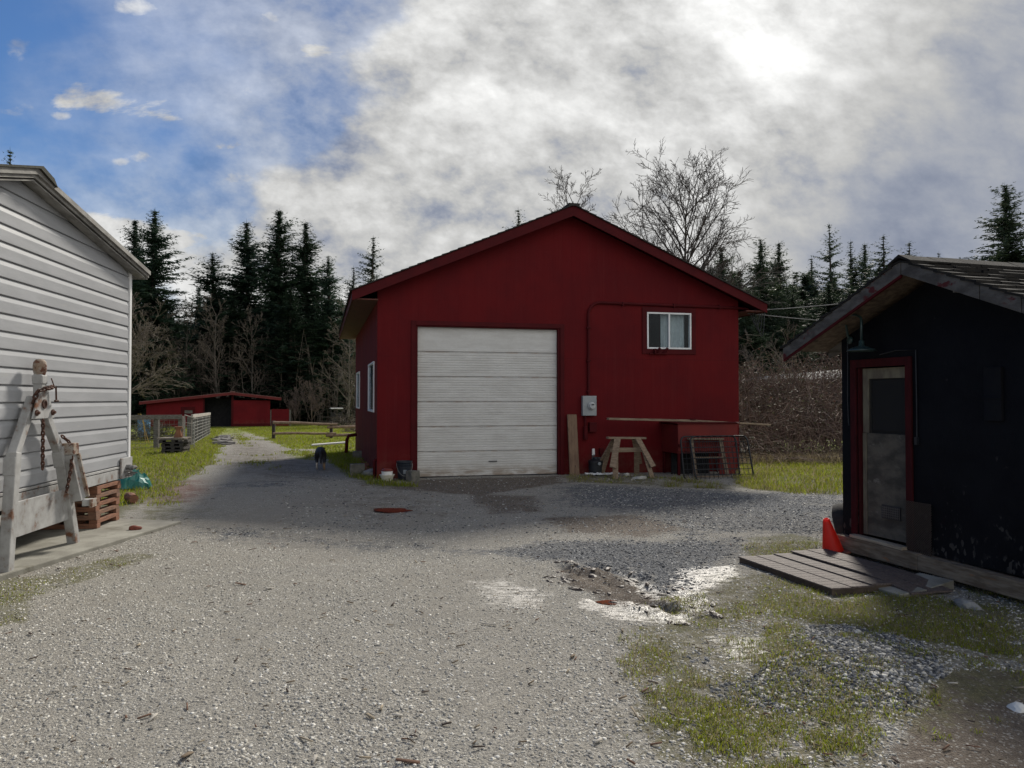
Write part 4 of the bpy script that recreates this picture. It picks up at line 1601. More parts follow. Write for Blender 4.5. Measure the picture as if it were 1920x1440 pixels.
b = k.n('ShaderNodeBsdfPrincipled')
k.put(b.inputs['Base Color'], base)
b.inputs['Roughness'].default_value = .62
b.inputs['Specular IOR Level'].default_value = .10
bn = k.n('ShaderNodeBump')
bn.inputs['Strength'].default_value = .35
bn.inputs['Distance'].default_value = .003
k.put(bn.inputs['Height'], k.m('ADD', vc[1], k.noise(tc, 60, 4)))
k.put(b.inputs['Normal'], bn.outputs[0])
finish(k, b.outputs[0])
TAR = sm
EX0, EX1, EZ0, EZ1 = .22, .86, .235, 1.93
m = MB()
wt = lambda x: s_z(x, .12)
m.prism([(0, .20), (EX0, .20), (EX0, wt(EX0)), (0, wt(0))], 0, .09)
m.prism([(EX0, EZ1), (EX1, EZ1), (EX1, wt(EX1)), (EX0, wt(EX0))], 0, .09)
m.prism([(EX1, .20), (SWD, .20), (SWD, wt(SWD)), (SPX, wt(SPX)), (EX1, wt(EX1))], 0, .09)
m.box(0, .09, .09, SDP, .20, wt(0))
m.box(SWD - .09, SWD, .09, SDP, .20, wt(SWD))
m.prism([(.09, .20), (SWD - .09, .20), (SWD - .09, wt(SWD - .09)), (SPX, wt(SPX)), (.09, wt(.09))], SDP - .09, SDP)
m.build('wall', TAR, shed)
m = MB()
m.box(.09, SWD - .09, .09, SDP - .09, .16, .20)
m.build('floor', BLACK, shed)
m = MB()
m.beam((-.02, -.02, .13), (1.05, -.022, .125), .14, .15)
m.beam((1.05, -.022, .125), (SWD + .02, -.02, .10), .14, .14)
m.box(0, .10, .06, SDP, .06, .197)
m.box(SWD - .1, SWD, .06, SDP, .06, .197)
m.build('sill_beam', M('rotten_sill', (.25, .20, .145), (.13, .095, .065), rough=.95, scale=2.5, stretch=(1.5, 9, 9), bump=.6, bscale=10, spots=((.30, .15, .07), 3.5, .60, .72)), shed, bevel=.008)
m = MB()
for x, y in ((.06, .06), (SWD - .1, .1), (.1, SDP - .1), (SWD - .1, SDP - .1), (1.3, SDP / 2)):
    m.box(x - .1, x + .1, y - .1, y + .1, -.06, .06)
build_each(m, 'footing', CONC_D, shed, bevel=.01)
# roof
yf, yb = -SOV, SDP + .35
xl, xr = -.42, 2.88
m = MB()
m.prism([(xl, s_z(xl, .045)), (SPX, s_z(SPX, .045)), (xr, s_z(xr, .045)), (xr, s_z(xr, .022)), (SPX, s_z(SPX, .022)), (xl, s_z(xl, .022))], yf + .025, yb)
OSB = M('stained_roof_boards', (.20, .15, .105), (.10, .075, .055), rough=.9, scale=14, stretch=(1, 1, 1), bump=.2, spots=((.05, .04, .035), 3, .52, .68))
sroof = m.build('roof', OSB, shed)
m = MB()
rs = random.Random(12)
for sg in (-1, 1):
    Lx = (SPX - xl if sg < 0 else xr - SPX) + .03
    nr = 13
    for i in range(nr):
        y = yf - .02
        while y < yb:
            w = rs.uniform(.10, .28)
            y2 = min(y + w, yb + .02)
            xa = SPX + sg * Lx * max(0, (i - .25) / nr)
            xb = SPX + sg * (Lx * (i + 1) / nr + rs.uniform(-.018, .02))
            za, zb_ = s_z(xa) - .012, s_z(xb) + .012 + rs.uniform(-.004, .010)
            g = .004
            th = .016
            m.add([(xa, y + g, za), (xa, y2 - g, za), (xb, y2 - g, zb_), (xb, y + g, zb_),
                   (xa, y + g, za - th), (xa, y2 - g, za - th), (xb, y2 - g, zb_ - th - .006), (xb, y + g, zb_ - th - .006)],
                  [(0, 1, 2, 3), (7, 6, 5, 4), (0, 3, 7, 4), (1, 0, 4, 5), (2, 1, 5, 6), (3, 2, 6, 7)])
            y = y2
y = yf - .03
while y < yb:
    w = rs.uniform(.14, .22)
    z0 = s_z(SPX)
    m.prism([(SPX - .13, z0 - .045), (SPX, z0 + .012), (SPX + .13, z0 - .045), (SPX + .13, z0 - .03), (SPX, z0 + .030 + rs.uniform(0, .008)), (SPX - .13, z0 - .03)], y, y + w * .98)
    y += w
m.build('shingles', M('mossy_shingle', (.026, .023, .019), (.012, .011, .010), rough=.95, scale=9, bump=.5, bscale=60, spots=((.08, .06, .035), 7, .66, .76)), sroof)
m = MB()
AGED = M('peeling_red_board', (.125, .115, .105), (.065, .058, .053), rough=.9, scale=3, stretch=(2, 4, 4), bump=.4, bscale=20, spots=((.085, .016, .017), 1.3, .56, .62))
for x0, x1 in ((xl, SPX - .004), (SPX + .004, 2.0), (2.008, 2.35), (2.358, xr)):
    m.prism([(x0, s_z(x0, .135)), (x1, s_z(x1, .135)), (x1, s_z(x1, .016)), (x0, s_z(x0, .016))], yf - .005, yf + .024)
m.build('fascia_board', AGED, shed, bevel=.003)
m = MB()
m.prism([(xl, s_z(xl, .16)), (SPX - .006, s_z(SPX, .16)), (SPX - .006, s_z(SPX, .137)), (xl, s_z(xl, .137))], yf - .001, yf + .020)
m.build('fascia_strip', RED, shed)
m = MB()
for yy in (.15, .75, 1.35, 1.95, 2.55, 3.2):
    m.prism([(xl + .04, s_z(xl + .04, .13)), (-.002, s_z(0, .145)), (-.002, s_z(0, .047)), (xl + .04, s_z(xl + .04, .047))], yy, yy + .045)
    m.prism([(SWD + .002, s_z(SWD, .145)), (xr - .04, s_z(xr - .04, .13)), (xr - .04, s_z(xr - .04, .047)), (SWD + .002, s_z(SWD, .047))], yy, yy + .045)
m.beam((1.75, yf + .03, s_z(1.75, .10)), (1.75, -.002, s_z(1.75, .10)), .045, .09)
build_each(m, 'rafter', GREYWOOD, shed)
# door
m = MB()
m.box(.145, .222, -.024, -.001, .205, 1.995)
m.box(.858, .932, -.024, -.001, .12, 1.995)
m.box(.222, .858, -.0235, -.001, 1.915, 1.995)
m.box(.2225, .245, .001, .085, .235, 1.915)
m.build('door_frame', M('dull_red_trim', (.062, .010, .012), (.040, .009, .010), rough=.75, scale=5, stretch=(4, 4, 1), spec=.08, bump=.2), shed, bevel=.004)
m = MB()
m.beam((.20, -.05, .225), (.88, -.05, .215), .09, .03)
m.build('threshold', M('pale_threshold', (.42, .36, .27), (.27, .21, .15), rough=.85, scale=4, stretch=(1, 6, 6)), shed, bevel=.004)
DRP = M('grey_plywood_door', (.125, .108, .085), (.055, .048, .040), rough=.85, scale=3.0, stretch=(1.2, 1, 2.2), bump=.2, spots=((.19, .17, .145), 5, .58, .74))
dr_ = None
m = MB()
m.box(.25, .855, .045, .075, .245, 1.26)
dr_ = m.build('door', DRP, shed, bevel=.003)
m = MB()
CREAM = M('cream_door_rail', (.20, .175, .12), (.12, .10, .075), rough=.8, scale=4, stretch=(3, 3, 1))
m.box(.25, .33, .040, .078, 1.262, 1.905)
m.box(.80, .855, .040, .078, 1.262, 1.905)
m.box(.33, .80, .0405, .0775, 1.80, 1.905)
m.box(.251, .30, .034, .0445, .245, 1.259)
m.build('door_rail', CREAM, dr_, bevel=.003)


def mesh_mat(name, cell, wire_col, thick=.16):
    m_, k_ = newmat(name)
    t_ = k_.n('ShaderNodeTexCoord').outputs['Object']
    x_, y_, z_ = k_.sep(t_)
    a = k_.m('FRACT', k_.m('DIVIDE', k_.m('ADD', x_, z_), cell))
    b_ = k_.m('FRACT', k_.m('DIVIDE', k_.m('SUBTRACT', x_, z_), cell))
    wv = k_.m('MAXIMUM', k_.m('LESS_THAN', a, thick), k_.m('LESS_THAN', b_, thick))
    tr_ = k_.n('ShaderNodeBsdfTransparent')
    pr = k_.n('ShaderNodeBsdfPrincipled')
    pr.inputs['Base Color'].default_value = (*wire_col, 1)
    pr.inputs['Roughness'].default_value = .6
    mx_ = k_.n('ShaderNodeMixShader')
    k_.put(mx_.inputs[0], wv)
    k_.nt.links.new(tr_.outputs[0], mx_.inputs[1])
    k_.nt.links.new(pr.outputs[0], mx_.inputs[2])
    finish(k_, mx_.outputs[0])
    return m_


m = MB()
m.box(.332, .798, .048, .0495, 1.262, 1.798)
m.build('wire_screen', mesh_mat('expanded_mesh', .018, (.022, .02, .019), .24), dr_)
m = MB()
m.box(.36, .79, .066, .070, 1.29, 1.78)
m.build('screen_backing', M('dusty_insect_screen', (.012, .012, .014), (.008, .008, .010), rough=.9), dr_)
m = MB()
m.box(.50, .73, .030, .0445, .44, .57)
vn = m.build('vent', M('vent_frame', (.05, .045, .045), rough=.7), dr_)
m = MB()
for i in range(1, 11):
    m.box(.50 + .023 * i - .002, .50 + .023 * i + .002, .024, .0295, .45, .56)
for i in range(1, 6):
    m.box(.51, .72, .0235, .0295, .44 + .022 * i - .002, .44 + .022 * i + .002)
m.build('vent_grille', M('vent_bars', (.14, .12, .11), rough=.6), vn)
m = MB()
m.box(.87, 1.16, -.040, -.034, .03, .66)
m.build('mesh_guard', mesh_mat('rusty_expanded_mesh', .022, (.045, .030, .022), .26), shed)
m = MB()
m.box(1.70, 1.86, -.03, -.001, 1.42, 1.86)
m.box(1.69, 1.87, -.038, -.031, 1.60, 1.615)
m.build('wall_vent', M('black_vent_board', (.008, .009, .013), (.012, .012, .014), rough=.8, scale=4, spec=.1, spots=((.09, .09, .09), 5, .66, .74)), shed, bevel=.004)
m = MB()
m.tube([(.10, -.012, 2.25), (.105, -.014, 1.95), (.10, -.016, 1.6), (.115, -.02, 1.35), (.125, -.02, 1.33)], .006, 5)
m.tube([(.55, -.02, 2.03), (.75, -.016, 2.06), (.98, -.012, 2.05), (.985, -.012, 1.6), (.985, -.012, 1.25)], .006, 5)
m.box(.97, 1.0, -.03, -.001, 1.18, 1.25)
m.build('cable', BLACKPL, shed)

# gooseneck lamp over the shed door
ENAM = M('green_enamel', (.035, .065, .062), (.025, .045, .045), rough=.3, spec=.5, scale=6)
lamp = thing('barn_lamp', 'unlit dark green gooseneck barn lamp over the shed door', 'lamp', sw_(.50, -.19, 0), SA)
m = MB()
m.lathe([(.012, .095), (.024, .09), (.026, .045), (.045, .035), (.075, .028), (.125, .006), (.138, -.012), (.134, -.012), (.12, 0), (.07, .018), (0, .022)], (0, 0, 2.075), 28)
m.build('lamp_shade', ENAM, lamp, smooth=True)
m = MB()
pts = [(-.36, .185, 2.20), (-.36, .15, 2.24), (-.34, .11, 2.36)]
for i in range(9):
    a = math.pi * (1 - i / 8 * .98)
    pts.append((-.17 + .17 * math.cos(a), .05 - .05 * i / 8, 2.36 + .075 * math.sin(a)))
pts += [(.0, 0, 2.30), (.0, 0, 2.16)]
m.tube(pts, .0125, 8)
m.lathe([(.04, 0), (.04, .02), (.02, .03)], (-.36, .185, 2.20), 12, ry)
m.build('arm', ENAM, lamp, smooth=True)

# traffic cone tipped against the sill, tyre behind it
cm, k = newmat('fluorescent_plastic')
b = k.n('ShaderNodeBsdfPrincipled')
b.inputs['Base Color'].default_value = (.80, .035, .018, 1)
b.inputs['Roughness'].default_value = .5
t = k.n('ShaderNodeBsdfTranslucent')
t.inputs['Color'].default_value = (.85, .03, .014, 1)
mx = k.n('ShaderNodeMixShader')
mx.inputs[0].default_value = .45
k.nt.links.new(b.outputs[0], mx.inputs[1])
k.nt.links.new(t.outputs[0], mx.inputs[2])
finish(k, mx.outputs[0])
cn = thing('traffic_cone', 'bright red-orange traffic cone leaning beside the shed doorstep', 'traffic cone', Vector((3.265, 7.86, .055)), 0)
cn.rotation_euler = (math.radians(6), math.radians(-14), 0)
m = MB()
m.lathe([(.105, 0), (.100, .02), (.032, .335), (.026, .345), (.022, .34), (.09, .02), (.095, 0)], n=26)
m.build('cone', cm, cn, smooth=True)
m = MB()
m.box(-.13, .13, -.13, .13, -.022, .0)
m.build('base', M('cone_base', (.22, .08, .05), (.15, .06, .045), rough=.8), cn, bevel=.01)
ty = thing('tyre', 'old black tyre half hidden behind the corner of the shed', 'tyre', Vector((3.60, 8.32, .20)), 0)
ty.rotation_euler = (math.radians(74), 0, math.radians(62))
m = MB()
m.lathe([(.16, -.07), (.22, -.085), (.27, -.06), (.285, 0), (.27, .06), (.22, .085), (.16, .07), (.155, 0), (.16, -.07)], n=36)
m.build('tread', M('old_rubber', (.025, .024, .023), (.045, .04, .035), rough=.9, scale=8, bump=.3), ty, smooth=True)

# shingle-clad step boards in front of the shed door
RAMP = M('shingled_board', (.13, .10, .088), (.075, .06, .055), rough=.7, scale=40, bump=.6, bscale=180, spec=.3, spots=((.22, .19, .175), 60, .55, .70))
EDGE = M('dark_wood_edge', (.10, .075, .055), (.06, .045, .035), rough=.9, scale=4, bump=.3)
A0, A1 = G(1386, 1056), G(1560, 1118)
B0, B1 = G(1520, 1038), G(1720, 1092)
ex_ = (A1 - A0)
lx = ex_.length
ra = math.atan2(ex_.y, ex_.x)
step = thing('step_platform', 'low brown shingle-covered wooden platform on the ground before the shed door', 'platform', A0, ra)
m = MB()
m.box(0, lx, .0, .60, .0, .055)
m.box(.1, lx - .3, .6, .98, .02, .065)
m.build('base', EDGE, step, bevel=.005)
m = MB()
rs = random.Random(3)
rows = 5
for i in range(rows):
    y0, y1 = -.012 + i * .198, -.012 + (i + 1) * .198 + .03
    zz = .058 + (.016 if i >= 3 else .0) + (.006 if i >= 2 else 0)
    x = -.01 + rs.uniform(0, .02)
    xe = lx + .01 if i < 3 else lx + .22
    while x < xe:
        w = rs.uniform(.075, .11)
        x2 = min(x + w, xe)
        dr2 = lambda q: -.045 * max(0, (q - lx + .35) / .5) ** 1.6 if i >= 3 else 0.0
        m.add([(x + .003, y0, zz + .009 + dr2(x)), (x2 - .004, y0, zz + .009 + dr2(x2)), (x2 - .002, y1, zz + .003 + dr2(x2)), (x + .003, y1, zz + .003 + dr2(x)),
               (x + .003, y0, zz + dr2(x) - .004), (x2 - .002, y0, zz + dr2(x2) - .004), (x2 - .002, y1, zz - .012 + dr2(x2)), (x + .003, y1, zz - .012 + dr2(x))],
              [(0, 1, 2, 3), (7, 6, 5, 4), (1, 0, 4, 5), (2, 1, 5, 6), (3, 2, 6, 7), (0, 3, 7, 4)])
        x = x2
m.build('shingles', RAMP, step)
for i, (p_, rz_, s_, lb) in enumerate(((G(1690, 1112), .35, (.30, .24), 'pale concrete paver at the end of the shingled platform, lying lower in the grass'),
                                       (G(1735, 1100), .55, (.34, .30), 'pale square concrete paver tilted against the shed wall end of the platform'))):
    m = MB()
    m.box(-s_[0] / 2, s_[0] / 2, -s_[1] / 2, s_[1] / 2, -.02, .04 + .02 * i)
    o = m.build('paver', CONC, None, bevel=.006)
    o.location = p_
    o.rotation_euler = (.03, -.05, rz_)
    tag(o, lb, 'paver', 'concrete pavers by the shed step')
rock('rock', 'grey half buried stone in the grass below the shed sill', 'rock', G(1815, 1137), (.11, .08, .05), 31, GREYST)
rock('rock', 'pale rounded stone at the upper edge of the gravel heap', 'rock', G(1553, 1190) + Vector((0, 0, .03)), (.035, .032, .033), 32, M('tan_stone', (.27, .24, .19), (.2, .17, .14), rough=.9))
rock('rock', 'whitish angular stone high on the gravel heap', 'rock', G(1607, 1207) + Vector((0, 0, .07)), (.042, .028, .022), 33, PALE)
rock('rock', 'biggest whitish stone in the middle of the gravel heap', 'rock', G(1626, 1275) + Vector((0, 0, .07)), (.046, .036, .032), 34, PALE)
rock('rock', 'white stone lying in the bare mud past the gravel heap', 'rock', G(1905, 1338) + Vector((0, 0, .02)), (.05, .04, .034), 35, M('white_stone', (.62, .62, .60), (.5, .5, .48), rough=.9, scale=8))
rock('rock', 'flat white chip of stone on the lit gravel of the open yard', 'rock', G(237, 1226), (.035, .022, .008), 36, PALE)

# mud lumps thrown up along the wheel rut
r_ = np.random.RandomState(17)
m = MB()
ux, uy = (RUT_B - RUT_A).normalized().x, (RUT_B - RUT_A).normalized().y
Lr = (RUT_B - RUT_A).length
for i in range(170):
    s_, t_ = r_.uniform(-.15, Lr + .15), r_.choice([-.17, .16, .16, .30]) + r_.normal() * .07
    x, y = RUT_A.x + ux * s_ - uy * t_, RUT_A.y + uy * s_ + ux * t_
    sz_ = .007 + .042 * r_.rand() ** 3.4
    z = float(height(np.array([x]), np.array([y]))[0])
    an = math.atan2(uy, ux) + r_.normal() * .5
    ring = []
    for lev, (rr_, hh) in enumerate(((1, -.3), (.86, .15), (.45, .36))):
        for q in range(7):
            a = 2 * math.pi * q / 7
            e = rr_ * r_.uniform(.7, 1.25) * sz_
            lx_, ly_ = math.cos(a) * e * 1.7, math.sin(a) * e * .8
            ring.append((x + lx_ * math.cos(an) - ly_ * math.sin(an), y + lx_ * math.sin(an) + ly_ * math.cos(an), z + hh * sz_ * r_.uniform(.7, 1.2)))
    fs_ = [(l * 7 + q, l * 7 + (q + 1) % 7, (l + 1) * 7 + (q + 1) % 7, (l + 1) * 7 + q) for l in range(2) for q in range(7)] + [tuple(14 + q for q in range(7))]
    m.add(ring, fs_)
tag(m.build('mud_clods', M('wet_mud', (.075, .052, .038), (.04, .029, .022), rough=.5, scale=20, bump=.6, bscale=70, spec=.4), None), kind='stuff')

# puddles
PUDM = M('muddy_water', (.16, .055, .03), (.12, .045, .025), rough=.06, spec=.5, scale=3)
for p, rx, ry_, zz, lb in ((PUD1, .205, .14, -.012, 'rust brown puddle in the shaded gravel before the garage'),
                           (PUD2, .12, .09, -.035, 'muddy brown puddle lying deeper in the wheel rut'),
                           (PUD3, .13, .08, -.035, 'muddy puddle at the lower end of the wheel rut')):
    m = MB()
    n = 40
    vs = [(0, 0, 0)]
    for i in range(n):
        a = 2 * math.pi * i / n
        r_ = 1 + .18 * math.sin(a * 2 + p.x * 5) + .10 * math.sin(a * 5 + p.y * 3)
        vs.append((rx * (1.5 if rx > .2 else 1.0) * r_ * math.cos(a), ry_ * (1.5 if rx > .2 else .7) * r_ * math.sin(a), 0))
    m.add(vs, [(0, i + 1, (i + 1) % n + 1) for i in range(n)])
    o = m.build('puddle', PUDM, None)
    o.location = (p.x, p.y, float(height(np.array([p.x]), np.array([p.y]))[0]) + (.018 if rx > .2 else .012))
    tag(o, lb, 'puddle', None, 'structure')

# ------------------------------------------------------------------ dog walking away up the lane
dog = None
dm_, k = newmat('dog_fur')
tc = k.n('ShaderNodeTexCoord').outputs['Object']
x, y, z = k.sep(tc)
hz = k.m('ADD', z, k.m('MULTIPLY', k.m('SUBTRACT', k.noise(tc, 14, 4), .5), .10))
fur = k.mix(k.ramp(k.noise(tc, 40, 4, .7), .3, .7), (.009, .009, .012), (.020, .019, .022))
tan = k.mix(k.ramp(x, -.06, -.03), (.42, .37, .32), (.28, .18, .10))
fur = k.mix(k.ramp(hz, .15, .20, 1, 0), fur, tan)
b = k.n('ShaderNodeBsdfPrincipled')
k.put(b.inputs['Base Color'], fur)
b.inputs['Roughness'].default_value = .75
bn = k.n('ShaderNodeBump')
bn.inputs['Strength'].default_value = .6
bn.inputs['Distance'].default_value = .01
k.put(bn.inputs['Height'], k.noise(k.vm('MULTIPLY', tc, (1, .4, 1)), 55, 4))
k.put(b.inputs['Normal'], bn.outputs[0])
finish(k, b.outputs[0])
bm = bmesh.new()
lay = bm.verts.layers.skin.verify()
J = {}


def jt(n, p, r, par=None, root=False):
    v_ = bm.verts.new(p)
    rr_ = r if isinstance(r, tuple) else (r, r)
    v_[lay].radius = rr_
    v_[lay].use_root = root
    J[n] = v_
    if par:
        bm.edges.new((J[par], v_))


jt('pelvis', (0, -.26, .46), (.095, .10), None, True)
jt('loin', (0, -.10, .455), (.10, .105), 'pelvis')
jt('chest', (0, .12, .43), (.115, .135), 'loin')
jt('shoulder', (0, .26, .45), (.10, .12), 'chest')
jt('neck', (.02, .38, .43), (.075, .08), 'shoulder')
jt('skull', (.04, .49, .42), (.072, .072), 'neck')
jt('muzzle', (.05, .58, .37), (.042, .04), 'skull')
jt('nose', (.055, .64, .345), (.028, .026), 'muzzle')
jt('tail1', (0, -.36, .45), .035, 'pelvis')
jt('tail2', (0, -.43, .36), .032, 'tail1')
jt('tail3', (.005, -.45, .24), .026, 'tail2')
jt('tail4', (.01, -.43, .15), .012, 'tail3')
for s_, nm, off in ((-1, 'l', .05), (1, 'r', -.06)):
    jt('hip' + nm, (s_ * .075, -.24, .39), (.07, .085), 'pelvis')
    jt('knee' + nm, (s_ * .085, -.17 + off, .27), (.047, .055), 'hip' + nm)
    jt('hock' + nm, (s_ * .085, -.31 + off, .155), .026, 'knee' + nm)
    jt('rpas' + nm, (s_ * .085, -.29 + off, .05), .022, 'hock' + nm)
    jt('rtoe' + nm, (s_ * .085, -.24 + off, .02), (.028, .02), 'rpas' + nm)
    jt('elb' + nm, (s_ * .085, .20, .28), (.04, .05), 'shoulder')
    jt('wri' + nm, (s_ * .080, .23 - off, .13), .024, 'elb' + nm)
    jt('fpas' + nm, (s_ * .080, .22 - off * 1.3, .045), .022, 'wri' + nm)
    jt('ftoe' + nm, (s_ * .080, .27 - off * 1.3, .02), (.028, .02), 'fpas' + nm)
    jt('ear' + nm, (.035 + s_ * .06, .465, .475), (.026, .02), 'skull')
    jt('eart' + nm, (.035 + s_ * .082, .445, .50), (.008, .008), 'ear' + nm)
me = bpy.data.meshes.new('dog')
bm.to_mesh(me)
bm.free()
me.materials.append(dm_)
dog = link_mesh('dog', me)
sk = dog.modifiers.new('skin', 'SKIN')
sk.use_smooth_shade = True
sb = dog.modifiers.new('sub', 'SUBSURF')
sb.levels = sb.render_levels = 2
dog.location = G(598, 881) + Vector((0, .12, .005))
dog.scale = (.95, .95, .92)
dog.rotation_euler = (0, 0, math.radians(15))
tag(dog, 'black dog with tan and white legs walking away up the gravel lane', 'dog')

# ------------------------------------------------------------------ things down the lane
GZ = -.56
FR = red_siding('far_shed_boards', 'x', (.165, .013, .017), (.125, .011, .015))
fs = thing('barn', 'low dark red open-fronted barn across the far lawn before the wood', 'barn', (-27.85, 58, GZ), math.radians(20))
fs.scale = (.92, .8, 1)
frz = lambda x: (1.95 + .72 * x / 6.9) if x < 6.9 else (2.67 - .42 * (x - 6.9) / 3.9)
m = MB()
m.prism([(.3, -.1), (4.7, -.1), (4.7, frz(4.7) - .2), (.3, frz(.3) - .2)], 0, .1)
m.prism([(6.95, -.1), (10, -.1), (10, frz(10) - .3), (6.95, frz(10) - .28)], 0, .1)
m.box(.3, .4, .1, 6, -.1, frz(.3) - .2)
m.box(9.9, 10, .1, 6, -.1, frz(10) - .3)
m.prism([(.3, -.1), (10, -.1), (10, frz(10) - .3), (6.9, frz(6.9) - .35), (.3, frz(.3) - .2)], 5.9, 6)
m.build('wall', FR, fs)
m = MB()
m.box(6.85, 7.02, -.03, .09, -.1, frz(6.9) - .2)
m.box(4.62, 4.74, -.03, -.001, -.1, frz(4.7) - .22)
m.box(6.95, 10.02, -.05, -.001, .02, .22)
build_each(m, 'post', RED, fs)
m = MB()
m.prism([(-.2, frz(-.2) - .2), (6.9, frz(6.9) - .2), (10.9, frz(10.9) - .2), (10.9, frz(10.9)), (6.9, frz(6.9)), (-.2, frz(-.2))], -.5, -.45)
m.build('fascia_board', M('far_fascia', (.16, .018, .019), (.12, .016, .016), rough=.6, scale=2), fs)
m = MB()
m.prism([(-.2, frz(-.2) - .06), (6.9, frz(6.9) - .06), (10.9, frz(10.9) - .06), (10.9, frz(10.9) + .03), (6.9, frz(6.9) + .03), (-.2, frz(-.2) + .03)], -.449, 6.4)
m.box(6.75, 7.15, -.52, 6.4, frz(6.9) + .02, frz(6.9) + .08)
m.build('roof', M('old_red_metal_roof', (.26, .13, .12), (.20, .10, .09), rough=.5, scale=1.5), fs)
m = MB()
m.box(2.9, 4.0, -.03, -.001, .95, 1.55)
hs_ = m.build('hatch', RED, fs)
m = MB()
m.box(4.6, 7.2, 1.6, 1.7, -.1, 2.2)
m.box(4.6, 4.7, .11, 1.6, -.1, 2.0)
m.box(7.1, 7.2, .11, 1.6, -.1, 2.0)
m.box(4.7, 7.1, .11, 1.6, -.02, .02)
m.build('bay_shade_lining', BLACK, fs)  # black lining added so the open bay looks deep in shade
m = MB()
m.box(3.2, 3.8, -.04, -.031, 1.05, 1.28)
m.build('weathered_patch', GREYWOOD, hs_)
pn = thing('board_panel', 'low dark red board screen standing beside the far barn', 'screen', (-19.15, 61.3, GZ), math.radians(12))
m = MB()
m.box(0, 1.35, 0, .06, -.05, 1.35)
m.build('boards', FR, pn)
m = MB()
m.box(1.36, 1.5, -.04, .1, -.05, 1.3)
m.box(-.1, -.005, -.04, .1, -.05, 1.3)
build_each(m, 'post', GREYWOOD, pn)


def gp_(px, py):
    p = G(px, py)
    return Vector((p.x, p.y, float(height(np.array([p.x]), np.array([p.y]))[0])))


# rail fence on the lawn
POSTW = M('dark_post', (.06, .05, .042), (.035, .03, .027), rough=.95, scale=5)
RAILW = M('peeled_rail', (.30, .215, .15), (.16, .11, .08), rough=.9, scale=2, stretch=(.7, 6, 6), bump=.3)
P0, P1 = gp_(513, 824), gp_(621, 822)
rf = thing('rail_fence', 'rustic two-rail log fence with dark posts on the green lawn', 'fence', P0, 0)
dv_ = P1 - P0
for p in (Vector((0, 0, 0)), dv_, dv_ * 2.05):
    m = MB()
    m.beam(p + Vector((0, 0, -.2)), p + Vector((.0, 0, .84 if p.length < .1 else .78)), .13, .13)
    build_each(m, 'post', POSTW, rf, bevel=.01)
for a, b, z0, z1, r_ in ((-.0, 1.12, .76, .66, .065), (0, 1.1, .27, .24, .055), (.94, 2.1, .52, .53, .06), (.92, 2.1, .14, .15, .065)):
    m = MB()
    off = Vector((0, -.12, 0))
    q0, q1 = dv_ * a + off + Vector((0, 0, z0)), dv_ * b + off + Vector((0, 0, z1))
    m.tube([q0, q0.lerp(q1, .35) + Vector((0, 0, .015)), q0.lerp(q1, .7) + Vector((0, 0, -.012)), q1], [r_, r_ * 1.05, r_ * .95, r_ * .85], 8)
    m.build('rail', RAILW, rf)
o = MB().box(-.62, .62, -.16, .16, 0, .045).build('plank', M('white_board', (.62, .61, .57), (.45, .44, .41), rough=.6, scale=2), None, bevel=.004)
o.location = gp_(618, 838) + Vector((0, 0, .10))
o.rotation_euler = (.05, -.07, .12)
tag(o, 'lone whitish board lying on the dark gravel ahead of the dog', 'plank')

# garden wire fence on the grass side of the lane
W0, W1 = gp_(238, 842), gp_(343, 840)
wf = thing('wire_fence', 'weathered post and rail garden fence with wire netting facing the yard', 'fence', W0, 0)
dv_ = W1 - W0
for t_ in (0, .52, .96):
    p = dv_ * t_
    MB().beam(p + Vector((0, 0, -.2)), p + Vector((0, 0, 1.12)), .16 if t_ else .12, .14).build('post', GREYWOOD, wf, bevel=.01)
MB().beam(Vector((0, -.10, 1.08)), dv_ + Vector((0, -.10, 1.09)), .05, .16).build('rail', GREYWOOD, wf, bevel=.006)
m = MB()
L = dv_.length
for i in range(8):
    z = .06 + i * .13
    m.tube([Vector((0, -.08, z)), dv_ + Vector((0, -.08, z))], .0045, 4)
for i in range(int(L / .15)):
    p = dv_ * (i * .15 / L)
    m.tube([p + Vector((0, -.08, .02)), p + Vector((0, -.08, 1.0))], .0035, 4)
m.build('wire_netting', WIRE, wf)
W2, W3 = gp_(356, 836), gp_(391, 815)
wg = thing('paling_fence', 'close grey paling and wire fence running away along the lane edge', 'fence', W2, 0)
dv_ = W3 - W2
for i in range(5):
    p = dv_ * (i / 4)
    MB().beam(p + Vector((0, 0, -.2)), p + Vector((0, 0, 1.12 + .05 * (i % 2))), .13, .13).build('post', GREYWOOD, wg, bevel=.01)
m = MB()
m.beam(Vector((.07, 0, 1.10)), dv_ + Vector((.07, 0, 1.12)), .07, .13)
m.build('rail', M('bleached_rail', (.42, .40, .36), (.22, .20, .18), rough=.9, scale=2, stretch=(2, 2, 6)), wg)
m = MB()
rs = random.Random(2)
for i in range(34):
    p = dv_ * ((i + .5) / 34)
    m.beam(p + Vector((-.05, 0, .02)), p + Vector((-.05, rs.uniform(-.05, .05), rs.uniform(.9, 1.08))), .02, rs.uniform(.10, .22), (1, 0, 0))
m.build('paling', M('paling_grey', (.16, .155, .145), (.09, .088, .08), rough=.95, scale=1.2), wg)
m = MB()
for i in range(8):
    m.tube([Vector((.10, 0, .08 + i * .13)), dv_ + Vector((.10, 0, .08 + i * .13))], .006, 4)
for i in range(40):
    p = dv_ * (i / 40)
    m.tube([p + Vector((.10, 0, .04)), p + Vector((.10, 0, 1.05))], .005, 4)
m.build('wire_netting', WIRE, wg)
gt = thing('wire_gate', 'narrow wire mesh gate with pale frame standing open at the fence corner', 'gate', gp_(346, 841), math.radians(38))
m = MB()
f = lambda x, z: Vector((x, 0, z))
